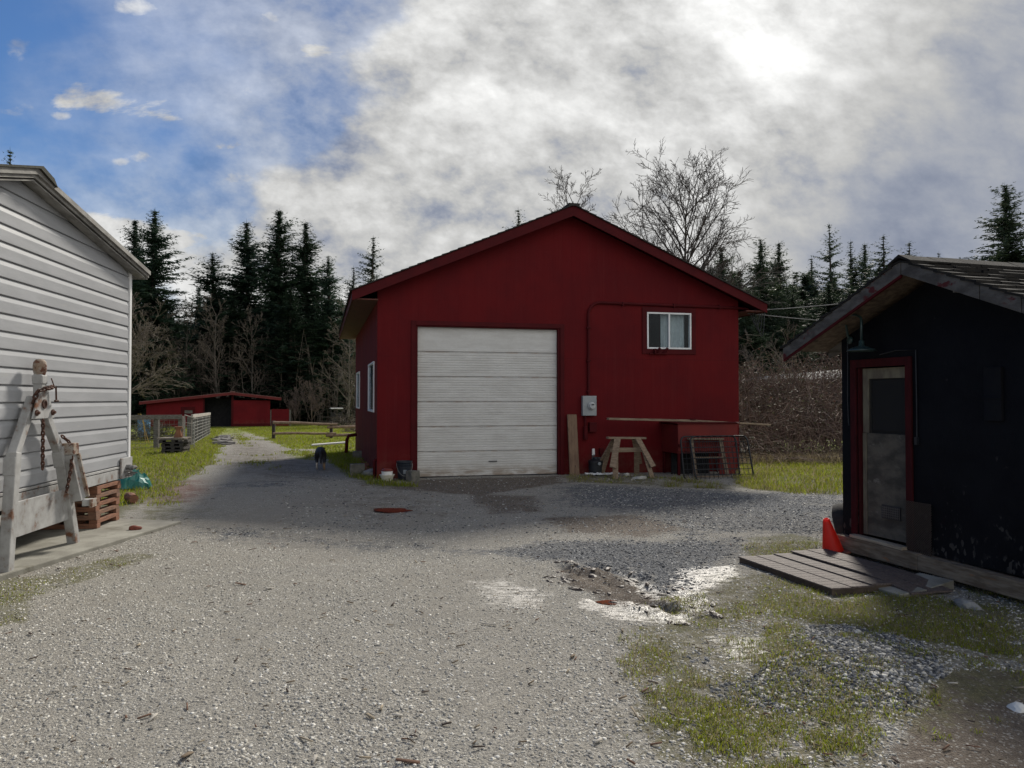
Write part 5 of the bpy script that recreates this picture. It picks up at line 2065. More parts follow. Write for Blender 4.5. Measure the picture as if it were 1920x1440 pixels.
m.tube([f(0, .03), f(.32, .03), f(.32, .84), f(0, .90)], .022, 6, closed=True)
m.tube([f(.0, .92), f(.0, 1.16), f(.34, 1.04)], .022, 6)
m.build('frame', M('pale_tube', (.45, .43, .40), (.3, .28, .26), rough=.6), gt)
m = MB()
for i in range(1, 4):
    m.tube([f(.08 * i, .03), f(.08 * i, .86)], .005, 4)
for i in range(1, 9):
    m.tube([f(0, .03 + .095 * i), f(.32, .03 + .095 * i)], .005, 4)
m.build('wire_netting', WIRE, gt)

# stack of old pallets on the grass with a clay urn on it
base_p = gp_(321, 851)
base_p.y += .3
labs = ['bottom black weathered pallet of the stack on the garden grass', 'second weathered pallet up in the stack on the garden grass', 'third weathered pallet up in the garden stack',
        'skewed fourth pallet of the garden stack, wider than those below', 'top pallet of the garden stack carrying the clay urn']
PB = M('blackened_pallet', (.075, .068, .06), (.04, .036, .033), rough=.95, scale=3, stretch=(8, 1, 8))
PT = M('bleached_pallet', (.28, .24, .19), (.15, .13, .11), rough=.95, scale=3, stretch=(8, 1, 8))
zz = 0
for i in range(5):
    w = .62 if i < 3 else .80
    h = .105 if i < 4 else .05
    pallet('pallet', labs[i], 'pallet', base_p + Vector((.02 * (i % 2) - (.04 if i > 2 else 0), 0, zz)), .12 + (.15 if i == 3 else 0), w, .7, h, PT if i > 3 else PB, 'old pallets stacked on the garden grass', 40 + i, 6)
    zz += h + .002
ur = thing('urn', 'small waisted terracotta urn standing on the garden pallet stack', 'urn', base_p + Vector((.10, -.05, zz)), 0)
m = MB()
m.lathe([(.13, 0), (.125, .02), (.075, .20), (.07, .24), (.115, .32), (.12, .335), (.10, .33), (.06, .25), (0, .24)], n=18)
m.build('body', M('terracotta', (.26, .12, .065), (.20, .09, .05), rough=.85, scale=6), ur, smooth=True)
m = MB()
m.tube([(.11, 0, .31), (.15, 0, .27), (.12, 0, .15), (.14, 0, .03)], .012, 6)
m.build('handle', M('terracotta', (.26, .12, .065)), ur)

# heap of pruned brush, yellow hoops and blue drum behind the wire fence


def twig_heap(name, label, cat, loc, sx, sy, sz, n, seed, mat, r=.006, ln=.7):
    rs_ = random.Random(seed)
    mb = MB()
    for i in range(n):
        a, q = rs_.uniform(0, 6.28), rs_.random() ** .5
        p = Vector((math.cos(a) * q * sx, math.sin(a) * q * sy, rs_.random() * sz * (1 - q * q)))
        d = Vector((rs_.uniform(-1, 1), rs_.uniform(-1, 1), rs_.uniform(-.2, .8))).normalized() * rs_.uniform(.4, 1) * ln
        md = p + d * .5 + Vector((rs_.uniform(-.1, .1), rs_.uniform(-.1, .1), rs_.uniform(0, .1))) * ln
        mb.tube([p, md, p + d], [r * rs_.uniform(.6, 1.8), r, r * .5], 3, cap=False)
    o_ = mb.build(name, mat, None, fix=False)
    o_.location = loc
    return tag(o_, label, cat)


twig_heap('brush_pile', 'dark heap of pruned twigs behind the wire garden fence', 'brush pile', gp_(262, 829) + Vector((0, .9, 0)), 1.1, .7, .95, 380, 3, M('brush_twigs', (.11, .10, .065), (.06, .05, .035), rough=.9, scale=1.5), .009, .7)
hp_ = thing('hose_hoop', 'thin yellow hose bent over like a hoop at the garden fence', 'hose', gp_(268, 833), 0)
m = MB()
m.tube([(-.25, .1, 1.16), (-.12, .05, 1.17), (.02, 0, .75), (.14, -.05, .02)], .014, 6)
m.tube([(-.12, .1, 1.12), (-.02, .05, .95), (.08, 0, .55), (.26, -.05, .02)], .014, 6)
m.build('hose', M('yellow_hose', (.45, .30, .08), (.35, .22, .06), rough=.5), hp_)
dr = thing('drum', 'pale blue plastic drum behind the garden fence at the trailer edge', 'drum', gp_(243, 822) + Vector((-.1, 1.6, 0)), 0)
m = MB()
m.lathe([(.26, 0), (.29, .03), (.29, .30), (.30, .32), (.29, .34), (.29, .62), (.30, .64), (.29, .66), (.29, .92), (.26, .95), (0, .95)], n=22)
m.build('body', M('blue_plastic', (.12, .25, .42), (.10, .2, .36), rough=.4), dr, smooth=False)
m = MB()
rs = random.Random(6)
RUB = M('slate_rubble', (.22, .21, .20), (.12, .115, .11), rough=.95, scale=5)
for i in range(26):
    px, py = rs.uniform(402, 432), rs.uniform(819, 834)
    p = gp_(px, py)
    s_ = rs.uniform(.10, .26)
    mt2 = Matrix.Translation(p - gp_(417, 826)) @ Matrix.Rotation(rs.uniform(0, 6), 4, 'Z') @ Matrix.Rotation(rs.uniform(-.25, .25), 4, 'X')
    m.box(-s_, s_, -s_ * .7, s_ * .7, -.02, rs.uniform(.03, .10), mt2)
o = m.build('rubble', RUB, None)
o.location = gp_(417, 826)
tag(o, 'scatter of broken grey slabs on the lane beside the paling fence', 'rubble', None, 'stuff')

# far dark rails, brush and a small white-topped cart at the wood's edge
ff = thing('rail_fence', 'small dark broken rail fence far off at the edge of the wood', 'fence', (-15.4, 61.5, GZ), 0)
for i in range(5):
    MB().beam((i * 1.0, 0, -.1), (i * 1.0 + .04, 0, .85 - .06 * (i % 2)), .09, .09).build('post', POSTW, ff)
for z0, z1 in ((.72, .66), (.38, .33)):
    MB().beam((-.1, -.08, z0), (4.2, -.08, z1), .05, .09).build('rail', POSTW, ff)
twig_heap('brush_pile', 'far heap of cut branches beside the dark rails before the wood', 'brush pile', Vector((-12.7, 58.5, GZ)), 1.0, .6, 1.15, 170, 8, M('pale_brush', (.17, .14, .11), (.07, .06, .05), rough=.9, scale=2), .022, .9)
twig_heap('brush_pile', 'low brown leafy heap of prunings beside the garage end of the rail fence', 'brush pile', Vector((-9.3, 46, GZ * .7)), .8, .6, .55, 180, 9, M('dry_prunings', (.25, .19, .14), (.14, .10, .08), rough=.9, scale=2), .014, .6)
gc = thing('golf_cart', 'tiny white-roofed utility cart parked in the dark under the far trees', 'cart', (-14.6, 64, GZ + .05), .3)
m = MB()
m.box(-.5, .5, -.85, .8, 1.28, 1.36)
m.build('roof', WHITE_V, gc, bevel=.03)
DKB = M('cart_body', (.045, .045, .04), (.03, .03, .03), rough=.5)
m = MB()
m.prism([(-.9, .28), (.95, .28), (1.0, .55), (.6, .72), (.45, .40), (-.2, .40), (-.25, .62), (-.85, .66)], -.48, .48, Matrix.Rotation(math.pi / 2, 4, 'Z'))
m.box(-.48, .48, -.35, -.22, .62, 1.0)
m.build('body', DKB, gc, bevel=.02)
for sx in (-.44, .44):
    for sy in (-.72, .62):
        MB().beam((sx, sy, .6), (sx, sy * .95, 1.29), .035, .035).build('roof_post', DKB, gc)
for sx in (-.45, .45):
    for sy in (-.6, .65):
        w_ = MB().lathe([(.08, -.08), (.2, -.09), (.22, -.05), (.22, .05), (.2, .09), (.08, .08)], (0, 0, 0), 16, Matrix.Rotation(math.pi / 2, 4, 'Y')).build('wheel', BLACKPL, gc)
        w_.location = (sx, sy, .2)
lb_ = thing('outbuilding', 'long low building with pale grey roof half sunk behind the brambles', 'building', (12.4, 38, -.14), math.radians(4))
m = MB()
m.box(.4, 9.6, .4, 6, -.3, 2.55)
m.build('wall', RED, lb_)
m = MB()
m.add([(0, 0, 2.72), (10, 0, 2.78), (10, 3.4, 3.72), (1.2, 2.2, 2.95), (10, 6.8, 2.7), (.2, 6.8, 2.7), (0, 0, 2.64), (10, 0, 2.70)], [(0, 1, 2, 3), (3, 2, 4, 5), (6, 7, 1, 0), (0, 3, 5)])
m.build('roof', M('pale_metal_roof', (.21, .205, .20), (.15, .145, .14), rough=.8, scale=.8), lb_)

# overhead lines to the garage corner
LW = M('cable_sheath', (.16, .16, .165), (.10, .10, .10), rough=.35, spec=.6)
for nm, a, b_, sag, lb in (('power_line', bw(8.22, -.05, 3.52), Vector((25, 30, 4.6)), .35, 'lower overhead cable running level from the garage eave past the shed roof'),
                           ('power_line', bw(8.25, -.05, 3.58), Vector((25, 31, 8.4)), .6, 'upper overhead cable rising from the garage eave behind the shed roof')):
    pts = []
    for i in range(17):
        t_ = i / 16
        p = a.lerp(b_, t_)
        p.z -= sag * 4 * t_ * (1 - t_)
        pts.append(p)
    o = MB().tube(pts, .012, 6).build(nm, LW, None, smooth=True)
    tag(o, lb, 'cable', 'overhead cables at the garage')
m = MB()
for i in range(3):
    pts = []
    for q in range(9):
        a = q / 8
        pts.append(bw(8.26 + .05 * i + .06 * math.sin(a * 3.1), -.05 - .02 * i, 3.55 - .55 * math.sin(a * math.pi) * (.6 + .2 * i)) + Vector((.22 * a, 0, 0)))
    m.tube(pts, .010, 5)
tag(m.build('cable_loop', BLACKPL, None, smooth=True), 'black slack loops of cable hanging below the garage eave corner', 'cable')

# ------------------------------------------------------------------ trees


def conifer_mesh(seed, h=20.0, r=3.4, dens=1.0, low=.10, gappy=.0, fine=True):
    """trunk MB plus numpy arrays for the needle sprays of one conifer"""
    rs_ = np.random.RandomState(seed)
    tr_ = MB()
    tr_.tube([(0, 0, -.3), (0, 0, h * .3), (.05, .03, h * .65), (0, 0, h * .99)], [h * .016, h * .012, h * .007, .015], 7)
    A, D = [], []                                   # per spray: anchor, axis; widths follow
    step, wl = (.19, .46) if fine else (.34, .72)
    ph = rs_.uniform(0, 6.28, 4)
    z = h * low
    while z < h * .992:
        t = (z - h * low) / (h * (1 - low))
        prof = (1 - t) ** .66 * (1 - .32 * max(0, .16 - t) / .16)
        nb = max(5, int(rs_.randint(8, 12) * dens))
        for b_ in range(nb):
            az = rs_.uniform(0, 2 * math.pi)
            # the crown bulges and thins unevenly round the stem
            lob = 1 + .20 * math.sin(az * 2 + z * .55 + ph[0]) + .16 * math.sin(az + z * 1.1 + ph[1]) + .10 * math.sin(z * 2.3 + ph[2])
            if rs_.rand() < gappy:
                continue
            L = max(.12, r * prof * lob * (rs_.uniform(.60, 1.08) if rs_.rand() > .06 else rs_.uniform(1.1, 1.4)))
            el = -.30 + .95 * t ** 1.2 + rs_.uniform(-.20, .20)
            dx_, dy_ = math.cos(az), math.sin(az)
            ns = max(2, int(L / step))
            q = np.linspace(.08, 1, ns)
            big = min(1.0, .34 + L * .36)
            zz0 = z + rs_.uniform(-.6, .6) * (1 - t)
            pz = zz0 + math.tan(el) * L * q - .12 * L * q * q + .16 * L * np.maximum(0, q - .55)
            P_ = np.stack([dx_ * L * q, dy_ * L * q, pz], 1)
            w = big * wl * (1 - q * .55)
            for kk in range(5):
                n = ns
                ww = w * rs_.uniform(.6, 1.35, n)
                if kk < 2:
                    sg = -1 if kk == 0 else 1
                    a1_, a2_, a3_ = sg * rs_.uniform(.5, 1.1, n), rs_.uniform(.2, 1.0, n), rs_.uniform(-.45, .2, n)
                elif kk == 2:
                    a1_, a2_, a3_ = rs_.uniform(-.5, .5, n), rs_.uniform(.1, .5, n), rs_.uniform(-.9, -.35, n)
                else:
                    a1_, a2_, a3_ = rs_.uniform(-.8, .8, n), rs_.uniform(.4, 1.1, n), rs_.uniform(-.2, .45, n)
                ax = np.stack([-dy_ * a1_ + dx_ * a2_, dx_ * a1_ + dy_ * a2_, a3_], 1) * ww[:, None]
                A.append(P_ + rs_.uniform(-.10, .10, (n, 3)) * big)
                D.append(ax)
        z += h * .0150 * rs_.uniform(.7, 1.3) * (1.15 - .55 * t) / max(.7, dens)
    A, D = np.concatenate(A), np.concatenate(D)
    n = len(A)
    perp = np.cross(D, rs_.normal(size=(n, 3)))
    perp /= np.linalg.norm(perp, axis=1)[:, None] + 1e-6
    wd = np.linalg.norm(D, axis=1)[:, None] * (.19 if fine else .24)
    V = np.stack([A - perp * wd, A + perp * wd, A + D], 1).reshape(-1, 3)
    top = np.array([[-.05, 0, h * .94], [.05, 0, h * .94], [0, 0, h * 1.012], [0, -.05, h * .94], [0, .05, h * .94], [0, 0, h * 1.012]])
    V = np.concatenate([V, top])
    return tr_, V, np.arange(len(V)).reshape(-1, 3)


CON = []
for i, (sd, r_, de, lo_, gp__) in enumerate(((1, 3.3, 1.1, .05, 0), (2, 3.0, 1.25, .06, 0), (3, 3.6, 1.0, .04, .05), (4, 2.7, .85, .12, .12), (5, 3.1, .75, .22, .2))):
    tb_, V_, F_ = conifer_mesh(sd, 20.0, r_, de, lo_, gp__)
    tmp = tb_.build('trunk', TRUNK, None)
    tmesh = tmp.data
    bpy.data.objects.remove(tmp)
    cmesh = [np_mesh('crown', V_, F_, NEEDLE), np_mesh('crown', V_, F_, NEEDLE_G)]
    _, V_, F_ = conifer_mesh(sd + 50, 20.0, r_, de * .9, lo_, gp__, False)
    CON.append((tmesh, cmesh, V_, F_, r_))


def conifer(label, px, pytop, depth, halfw, var, zb=None, lit=0, group='conifers at the edge of the wood', rz=None):
    zb = float(gbase(depth)) if zb is None else zb
    p = at(px, depth, zb)
    H = 1.6 + (748 - pytop) / 1443 * depth - zb
    wr = halfw / 1443 * depth
    tm, cm_, V_, F_, r_ = CON[var]
    o_ = thing('conifer_tree', label, 'conifer', p, rnd.uniform(0, 6.28) if rz is None else rz, group)
    sxy = wr / r_ * (1.58 if not lit else 1.80)
    o_.rotation_euler = (rnd.uniform(-.02, .02), rnd.uniform(-.02, .02), o_.rotation_euler.z)
    o_.scale = (sxy, sxy, H / 20.0)
    link_mesh('trunk', tm, o_)
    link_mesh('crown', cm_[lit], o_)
    return o_


conifer('tall dark conifer rising just beyond the white trailer roof edge', 281, 388, 66, 62, 0)
conifer('shoulder conifer tucked against the tall one by the trailer roof', 258, 412, 69, 48, 1)
conifer('lower broad conifer standing alone between the trailer-side giant and the tall trio', 400, 474, 72, 62, 2)
conifer('narrow-topped conifer forming the trailer-side member of the tall trio', 466, 412, 74, 62, 0)
conifer('tallest conifer in the middle of the dark trio', 516, 392, 72, 60, 1)
conifer('conifer forming the garage-side member of the tall trio', 571, 414, 73, 60, 0)
conifer('shorter dark conifer just garage-side of the tall trio', 619, 478, 70, 46, 2)
conifer('small spire conifer peeping at the garage eave', 660, 498, 84, 30, 3)
conifer('slim open conifer standing high behind the garage eave', 696, 441, 84, 36, 3, lit=1)
conifer('dense low conifer hiding the trunks below the tall trio', 545, 540, 68, 58, 2)
conifer('dense low conifer behind the far barn ridge', 440, 560, 70, 60, 0)
conifer('dark conifer filling the gap near the garage side wall', 640, 570, 72, 48, 1)
conifer('low dark conifer filling the gap beside the trailer', 330, 600, 74, 55, 2)
conifer('conifer tip showing just over the white trailer ridge', 24, 278, 52, 40, 3, lit=1)
conifer('conifer tip showing above the garage roof slope', 976, 388, 60, 34, 3, lit=1)
# beyond the garage's other side
conifer('olive conifer behind the garage roof, nearest to the big bare tree', 1350, 462, 46, 44, 1, lit=1, group='conifers beyond the brambles')
conifer('conifer with a forked top beside the bare tree limbs', 1428, 446, 48, 46, 2, lit=1, group='conifers beyond the brambles')
conifer('dark broad conifer over the middle of the brambles', 1466, 452, 52, 40, 0, lit=1, group='conifers beyond the brambles')
conifer('short conifer left of the tallest spire beyond the shed roof', 1518, 482, 60, 30, 3, lit=1, group='conifers beyond the brambles')
conifer('tallest layered spire between the garage and the shed roof', 1566, 418, 58, 34, 4, lit=1, group='conifers beyond the brambles')
conifer('conifer spire close beside the tallest layered one', 1600, 449, 62, 28, 3, lit=1, group='conifers beyond the brambles')
conifer('conifer over the shed roof ridge with a leaning crown', 1628, 454, 60, 32, 0, lit=1, group='conifers beyond the brambles')
conifer('sparse conifer with drooping boughs behind the shed ridge', 1664, 438, 50, 44, 4, lit=1, group='conifers beyond the brambles')
conifer('conifer with long side boughs over the shed shingles', 1712, 452, 48, 44, 4, lit=1, group='conifers beyond the brambles')
conifer('small lone spire poking over the shed shingles', 1762, 470, 66, 20, 3, lit=1, group='conifers beyond the brambles')
conifer('large near conifer rising over the far end of the shed roof', 1900, 342, 40, 78, 2, lit=1, group='conifers beyond the brambles')
conifer('lower conifer filling behind the bramble bank near the garage', 1402, 540, 44, 44, 1, lit=1, group='conifers beyond the brambles')
conifer('lower conifer filling behind the middle of the bramble bank', 1490, 548, 46, 46, 2, lit=1, group='conifers beyond the brambles')
conifer('lower conifer filling behind the shed eave', 1560, 530, 50, 44, 0, lit=1, group='conifers beyond the brambles')
conifer('low conifer hidden mostly by the shed gable', 1640, 520, 48, 46, 1, lit=1, group='conifers beyond the brambles')


def far_wood(name, spots, mat, seed, keepf=.5):
    rs_ = np.random.RandomState(seed)
    VV, FF, n0 = [], [], 0
    for x, y, H, wr in spots:
        tm, cm_, V_, F_, r_ = CON[rs_.randint(0, 4)]
        a = rs_.uniform(0, 6.28)
        keep = rs_.rand(len(F_)) < keepf
        q = V_.copy()
        X = (q[:, 0] * math.cos(a) - q[:, 1] * math.sin(a)) * wr / r_ * 1.1 + x
        Y = (q[:, 0] * math.sin(a) + q[:, 1] * math.cos(a)) * wr / r_ * 1.1 + y
        VV.append(np.stack([X, Y, q[:, 2] * H / 20 + float(gbase(y))], 1))
        FF.append(F_[keep] + n0)
        n0 += len(q)
    me_ = np_mesh(name, np.concatenate(VV), np.concatenate(FF), mat)
    return tag(link_mesh(name, me_), kind='stuff')


rs = random.Random(77)
spots = []
for i in range(64):
    px = 190 + i * 8.0 + rs.uniform(-6, 6)
    d = rs.uniform(78, 100)
    top = rs.uniform(530, 620) if px < 640 else rs.uniform(560, 620)
    p = at(px, d, 0)
    spots.append((p.x, p.y, 1.6 + (748 - top) / 1443 * d + .56, rs.uniform(3.2, 4.4)))
for i in range(40):
    p = at(rs.uniform(-700, 200), rs.uniform(72, 100), 0)
    spots.append((p.x, p.y, rs.uniform(13, 19), rs.uniform(3.2, 4.6)))
for i in range(44):                                   # the wood goes on behind the trailer
    p = Vector((rs.uniform(-95, -42), rs.uniform(20, 80), 0))
    spots.append((p.x, p.y, rs.uniform(14, 20), rs.uniform(3.4, 4.6)))
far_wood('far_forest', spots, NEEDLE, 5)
spots = []
for i in range(60):
    px = 1290 + i * 13 + rs.uniform(-8, 8)
    d = rs.uniform(58, 84)
    top = rs.uniform(505, 590)
    p = at(px, d, 0)
    spots.append((p.x, p.y, 1.6 + (748 - top) / 1443 * d + .56, rs.uniform(2.8, 3.8)))
for i in range(40):
    px = 1340 + i * 16 + rs.uniform(-10, 10)
    d = rs.uniform(50, 60)
    top = rs.uniform(488, 548)
    p = at(px, d, 0)
    spots.append((p.x, p.y, 1.6 + (748 - top) / 1443 * d + .56, rs.uniform(2.8, 3.8)))
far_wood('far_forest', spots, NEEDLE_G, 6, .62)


def bare_tree(seed, h, spread, nl1=14, levels=4, fork=.25, r0=None, up=.5, tr_ang=(.5, .95), nsub=(6, 5, 4), rmin=.009, multi=0, tj=.07):
    """trunk and branching twigs as two mesh builders"""
    rs_ = random.Random(seed)
    tr_, tw_ = MB(), MB()
    r0 = r0 or h * .014

    def path(p, d, L, n, jit, lift):
        pts = [p.copy()]
        d = d.copy()
        for i in range(n):
            d = (d + Vector((rs_.uniform(-jit, jit), rs_.uniform(-jit, jit), rs_.uniform(-jit, jit) * .6 + lift))).normalized()
            pts.append(pts[-1] + d * (L / n))
        return pts

    def branch(p, d, L, r, lv):
        n = 5 if lv < 2 else (4 if lv == 2 else 3)
        pts = path(p, d, L, n, .13 + .05 * lv, .05 * up)
        re = max(rmin * .6, r * .32)
        tw_.tube(pts, [r + (re - r) * i / n for i in range(n + 1)], 5 if lv == 1 else 3, cap=False)
        if lv >= levels:
            return
        ns = nsub[min(lv - 1, len(nsub) - 1)]
        for i in range(ns):
            t_ = .25 + .75 * (i + rs_.random()) / ns
            t_ = min(t_, .98)
            f_ = t_ * n
            j = min(int(f_), n - 1)
            q = pts[j].lerp(pts[j + 1], f_ - j)
            dd = (pts[j + 1] - pts[j]).normalized()
            ax = Vector((rs_.uniform(-1, 1), rs_.uniform(-1, 1), rs_.uniform(-1, 1))).cross(dd).normalized()
            an = rs_.uniform(.4, .95)
            nd = (dd * math.cos(an) + ax * math.sin(an)).normalized()
            branch(q, nd, L * rs_.uniform(.34, .60) * (1.12 - .45 * t_), max(rmin, r * .48 * (1 - .4 * t_)), lv + 1)

    stems = [(Vector((0, 0, -.2)), Vector((0, 0, 1)), h * .82, r0)]
    for i in range(multi):
        a = i * 6.283 / multi + rs_.uniform(-.3, .3)
        stems.append((Vector((.1 * math.cos(a), .1 * math.sin(a), h * rs_.uniform(.0, .25))), Vector((math.cos(a) * .45, math.sin(a) * .45, 1)).normalized(), h * rs_.uniform(.5, .75), r0 * .62))
    for p, d, L, r in stems:
        n = 8
        pts = path(p, d, L, n, tj, .05)
        tr_.tube(pts, [r * (1 - .86 * i / n) for i in range(n + 1)], 7)
        m_ = nl1 if multi == 0 else max(5, nl1 // (multi + 1) + 2)
        for i in range(m_):
            t_ = fork + (1 - fork) * (i + rs_.random() * .8) / m_
            t_ = min(t_, .99)
            f_ = t_ * n
            j = min(int(f_), n - 1)
            q = pts[j].lerp(pts[j + 1], f_ - j)
            a = i * 2.4 + rs_.uniform(-.5, .5)
            an = rs_.uniform(*tr_ang) * (1.1 - .5 * t_)
            nd = Vector((math.cos(a) * math.sin(an), math.sin(a) * math.sin(an), math.cos(an)))
            branch(q, nd, spread * rs_.uniform(.7, 1.1) * (1.15 - .62 * t_), max(rmin, r * .5 * (1 - .65 * t_)), 1)
    return tr_, tw_


def plant_bare(label, loc, mbs, bark, twig, group=None, name='bare_tree', cat='bare tree', rz=0):
    o_ = thing(name, label, cat, loc, rz, group)
    mbs[0].build('trunk', bark, o_, smooth=True, fix=False)
    mbs[1].build('crown', twig, o_, fix=False)
    return o_


p = at(1280, 34, -.25)
plant_bare('big wide-spreading bare tree standing against the sky behind the garage roof', p, bare_tree(4, 12.4, 5.6, 32, 4, .36, .17, .75, (.62, 1.25), (7, 6, 4), .0095, 0, .02), TWIG_D, TWIG_D, rz=1.0)
p = at(1064, 40, -.3)
plant_bare('smaller bare treetop showing over the garage ridge', p, bare_tree(9, 15.0, 3.6, 20, 4, .5, .12, .8, (.5, 1.15), (6, 5, 3), .010, 0, .02), TWIG_D, TWIG_D)
p = at(1447, 30, -.2)
plant_bare('pale slender bare tree in front of the conifers above the brambles', p, bare_tree(15, 5.2, 1.6, 12, 3, .2, .05, 1.2, (.3, .6), (6, 4), .008, 2), TWIG, TWIG)
p = at(205, 42, -.3)
plant_bare('tangled low-limbed bare tree whose twigs reach past the trailer edge over the far barn', p, bare_tree(22, 8.0, 3.9, 20, 4, .26, .13, .45, (.6, 1.15), (7, 6, 4), .012, 1), BARK, TWIG, rz=.4)
p = at(300, 66, GZ)
plant_bare('tall grey bare tree between the trailer edge and the far barn roof', p, bare_tree(23, 10.5, 3.6, 18, 4, .2, .12, .6, (.5, 1.0), (6, 5, 4), .013), BARK, TWIG)
a_ = bare_tree(31, 12.5, 3.4, 18, 4, .18, .13, .6, (.5, 1.05), (6, 5, 3), .014)
lab = ['pale-stemmed bare tree directly above the open bay of the far barn', 'pale-stemmed bare tree above the trailer end of the far barn',
       'pale-stemmed bare tree with crooked top above the closed end of the far barn', 'pale bare tree between the far barn and the young shrubs',
       'bare grey tree in front of the dark firs beside the garage wall', 'grey bare tree low against the garage eave']
b_ = bare_tree(37, 11.0, 3.8, 17, 4, .14, .11, .5, (.6, 1.15), (6, 5, 3), .014)
protos = []
for i, (px, d, sc, wh) in enumerate(((412, 67, .95, 0), (345, 68, 1.0, 1), (474, 67.5, .92, 1), (528, 69, .8, 0), (655, 62, .95, 1), (676, 60, .72, 0))):
    if wh >= len(protos):
        pass
    src = (a_, b_)[wh]
    ex0 = [q for q in protos if q[0] == wh]
    p = at(px, d, GZ)
    if not ex0:
        o = plant_bare(lab[i], p, src, BARK, TWIG, 'bare trees before the conifers')
        protos.append((wh, o))
    else:
        o = dup(ex0[0][1])
        o['label'] = lab[i]
        o.location = p
    o.scale = (sc, sc, sc)
    o.rotation_euler = (0, 0, i * 1.3)
sh = bare_tree(51, 4.2, 1.3, 16, 4, .06, .035, 1.6, (.25, .6), (7, 5, 3), .010, 4)
SHT = M('reddish_twigs', (.21, .16, .135), (.13, .10, .088), rough=.9, scale=1.2)
o = plant_bare('taller reddish bare shrub on the lawn edge before the wood', at(585, 63, GZ), sh, SHT, SHT, 'bare shrubs at the lawn edge', 'shrub', 'shrub')
o2 = dup(o)
o2['label'] = 'shorter reddish bare shrub nearer to the far barn'
o2.location = at(553, 63.5, GZ)
o2.scale = (.9, .9, .86)
o2.rotation_euler = (0, 0, 2)
# thin undergrowth stems along the wood edge: nobody could count them
rs = random.Random(41)
m = MB()
for i in range(420):
    px, d = rs.uniform(200, 720), rs.uniform(66, 76)
    p = at(px, d, GZ)
    h = rs.uniform(2.0, 8.5) * (1.0 if px < 600 else .7)
    q = [p, p + Vector((rs.uniform(-.3, .3), rs.uniform(-.3, .3), h * .5)), p + Vector((rs.uniform(-.8, .8), rs.uniform(-.5, .5), h))]
    m.tube(q, [.035, .025, .010], 3, cap=False)
    for j in range(rs.randint(4, 9)):
        t_ = rs.uniform(.2, .95)
        b0 = q[0].lerp(q[1], t_ * 2) if t_ < .5 else q[1].lerp(q[2], t_ * 2 - 1)
        l_ = rs.uniform(.5, 1.8)
        d_ = Vector((rs.uniform(-1, 1), rs.uniform(-1, 1), rs.uniform(-.1, 1.0))).normalized() * l_
        m.tube([b0, b0 + d_ * .5 + Vector((0, 0, .08)), b0 + d_], [.016, .013, .009], 3, cap=False)
o = m.build('undergrowth', TWIG, None, fix=False)
tag(o, kind='stuff')

# bramble bank between the garage and the shed
rs = random.Random(18)
m = MB()
LV, LF, LC = [], [], []


def bram_top(x, y):
    lump = float(fbm(np.array([x]), np.array([y]), .9, 51, 3)[0])
    return min(1, max(.12, (y - 19.1) / 2.2)) * (.60 + 1.95 * min(1, max(0, (y - 19.8) / 6.0)) + 2.9 * (lump - .42) + .25 * max(0, x - 7) * .3)


for i in range(6200):
    x, y = rs.uniform(4.6, 15.5), rs.uniform(19.3, 27)
    zt = max(.2, bram_top(x, y))
    z0 = rs.uniform(-.05, zt * .55)
    a = rs.uniform(0, 6.28)
    L = rs.uniform(.5, 1.7)
    tall = rs.random() < .16
    pk_ = zt * rs.uniform(.6, 1.0) + (rs.uniform(.2, .9) if tall else 0)
    p0_ = Vector((x, y, z0))
    p1_ = p0_ + Vector((math.cos(a) * L * .35, math.sin(a) * L * .35, (pk_ - z0) * .8))
    p2_ = p0_ + Vector((math.cos(a) * L * .75, math.sin(a) * L * .75, pk_ - z0))
    p3_ = p0_ + Vector((math.cos(a) * L * 1.15, math.sin(a) * L * 1.15, (pk_ - z0) * (.95 if tall else .55)))
    m.tube([p0_, p1_, p2_, p3_], [.010, .008, .006, .004], 3, cap=False)
    for j in range(4):
        if rs.random() < .62:
            t_ = rs.uniform(.2, 1)
            c = p1_.lerp(p2_, t_) if rs.random() < .6 else p2_.lerp(p3_, t_)
            s_ = rs.uniform(.018, .05)
            n0 = len(LV)
            e1 = Vector((rs.uniform(-1, 1), rs.uniform(-1, 1), rs.uniform(-.4, .4))).normalized() * s_
            e2 = Vector((rs.uniform(-1, 1), rs.uniform(-1, 1), rs.uniform(-.3, .3))).normalized() * s_ * .7
            c = c + Vector((0, 0, rs.uniform(-.06, .03)))
            LV += [c - e1, c + e2, c + e1, c - e2]
            LF.append((n0, n0 + 1, n0 + 2, n0 + 3))
            tone = rs.choice([(.07, .085, .035), (.10, .10, .055), (.15, .115, .075), (.19, .165, .13), (.05, .065, .03), (.12, .06, .045)])
            LC += [(*tone, 1)] * 4
for i in range(14000):
    x, y = rs.uniform(4.6, 15.5), rs.uniform(19.4, 27)
    zt = max(.2, bram_top(x, y))
    c = Vector((x, y, zt * rs.random() ** .55 + rs.uniform(-.1, .25)))
    s_ = rs.uniform(.015, .045)
    e1 = Vector((rs.uniform(-1, 1), rs.uniform(-1, 1), rs.uniform(-.5, .5))).normalized() * s_
    e2 = Vector((rs.uniform(-1, 1), rs.uniform(-1, 1), rs.uniform(-.3, .3))).normalized() * s_ * .6
    n0 = len(LV)
    LV += [c - e1, c + e2, c + e1, c - e2]
    LF.append((n0, n0 + 1, n0 + 2, n0 + 3))
    tone = rs.choice([(.09, .10, .045), (.16, .15, .09), (.12, .13, .06), (.27, .22, .17), (.17, .10, .07)])
    LC += [(*tone, 1)] * 4
o = m.build('bramble_canes', M('bramble_cane', (.215, .150, .118), (.115, .082, .066), rough=.85, scale=.9, spec=.15), None, fix=False)
tag(o, kind='stuff')
LEAFM = attrmat('withered_leaf', .25, .7, .2)
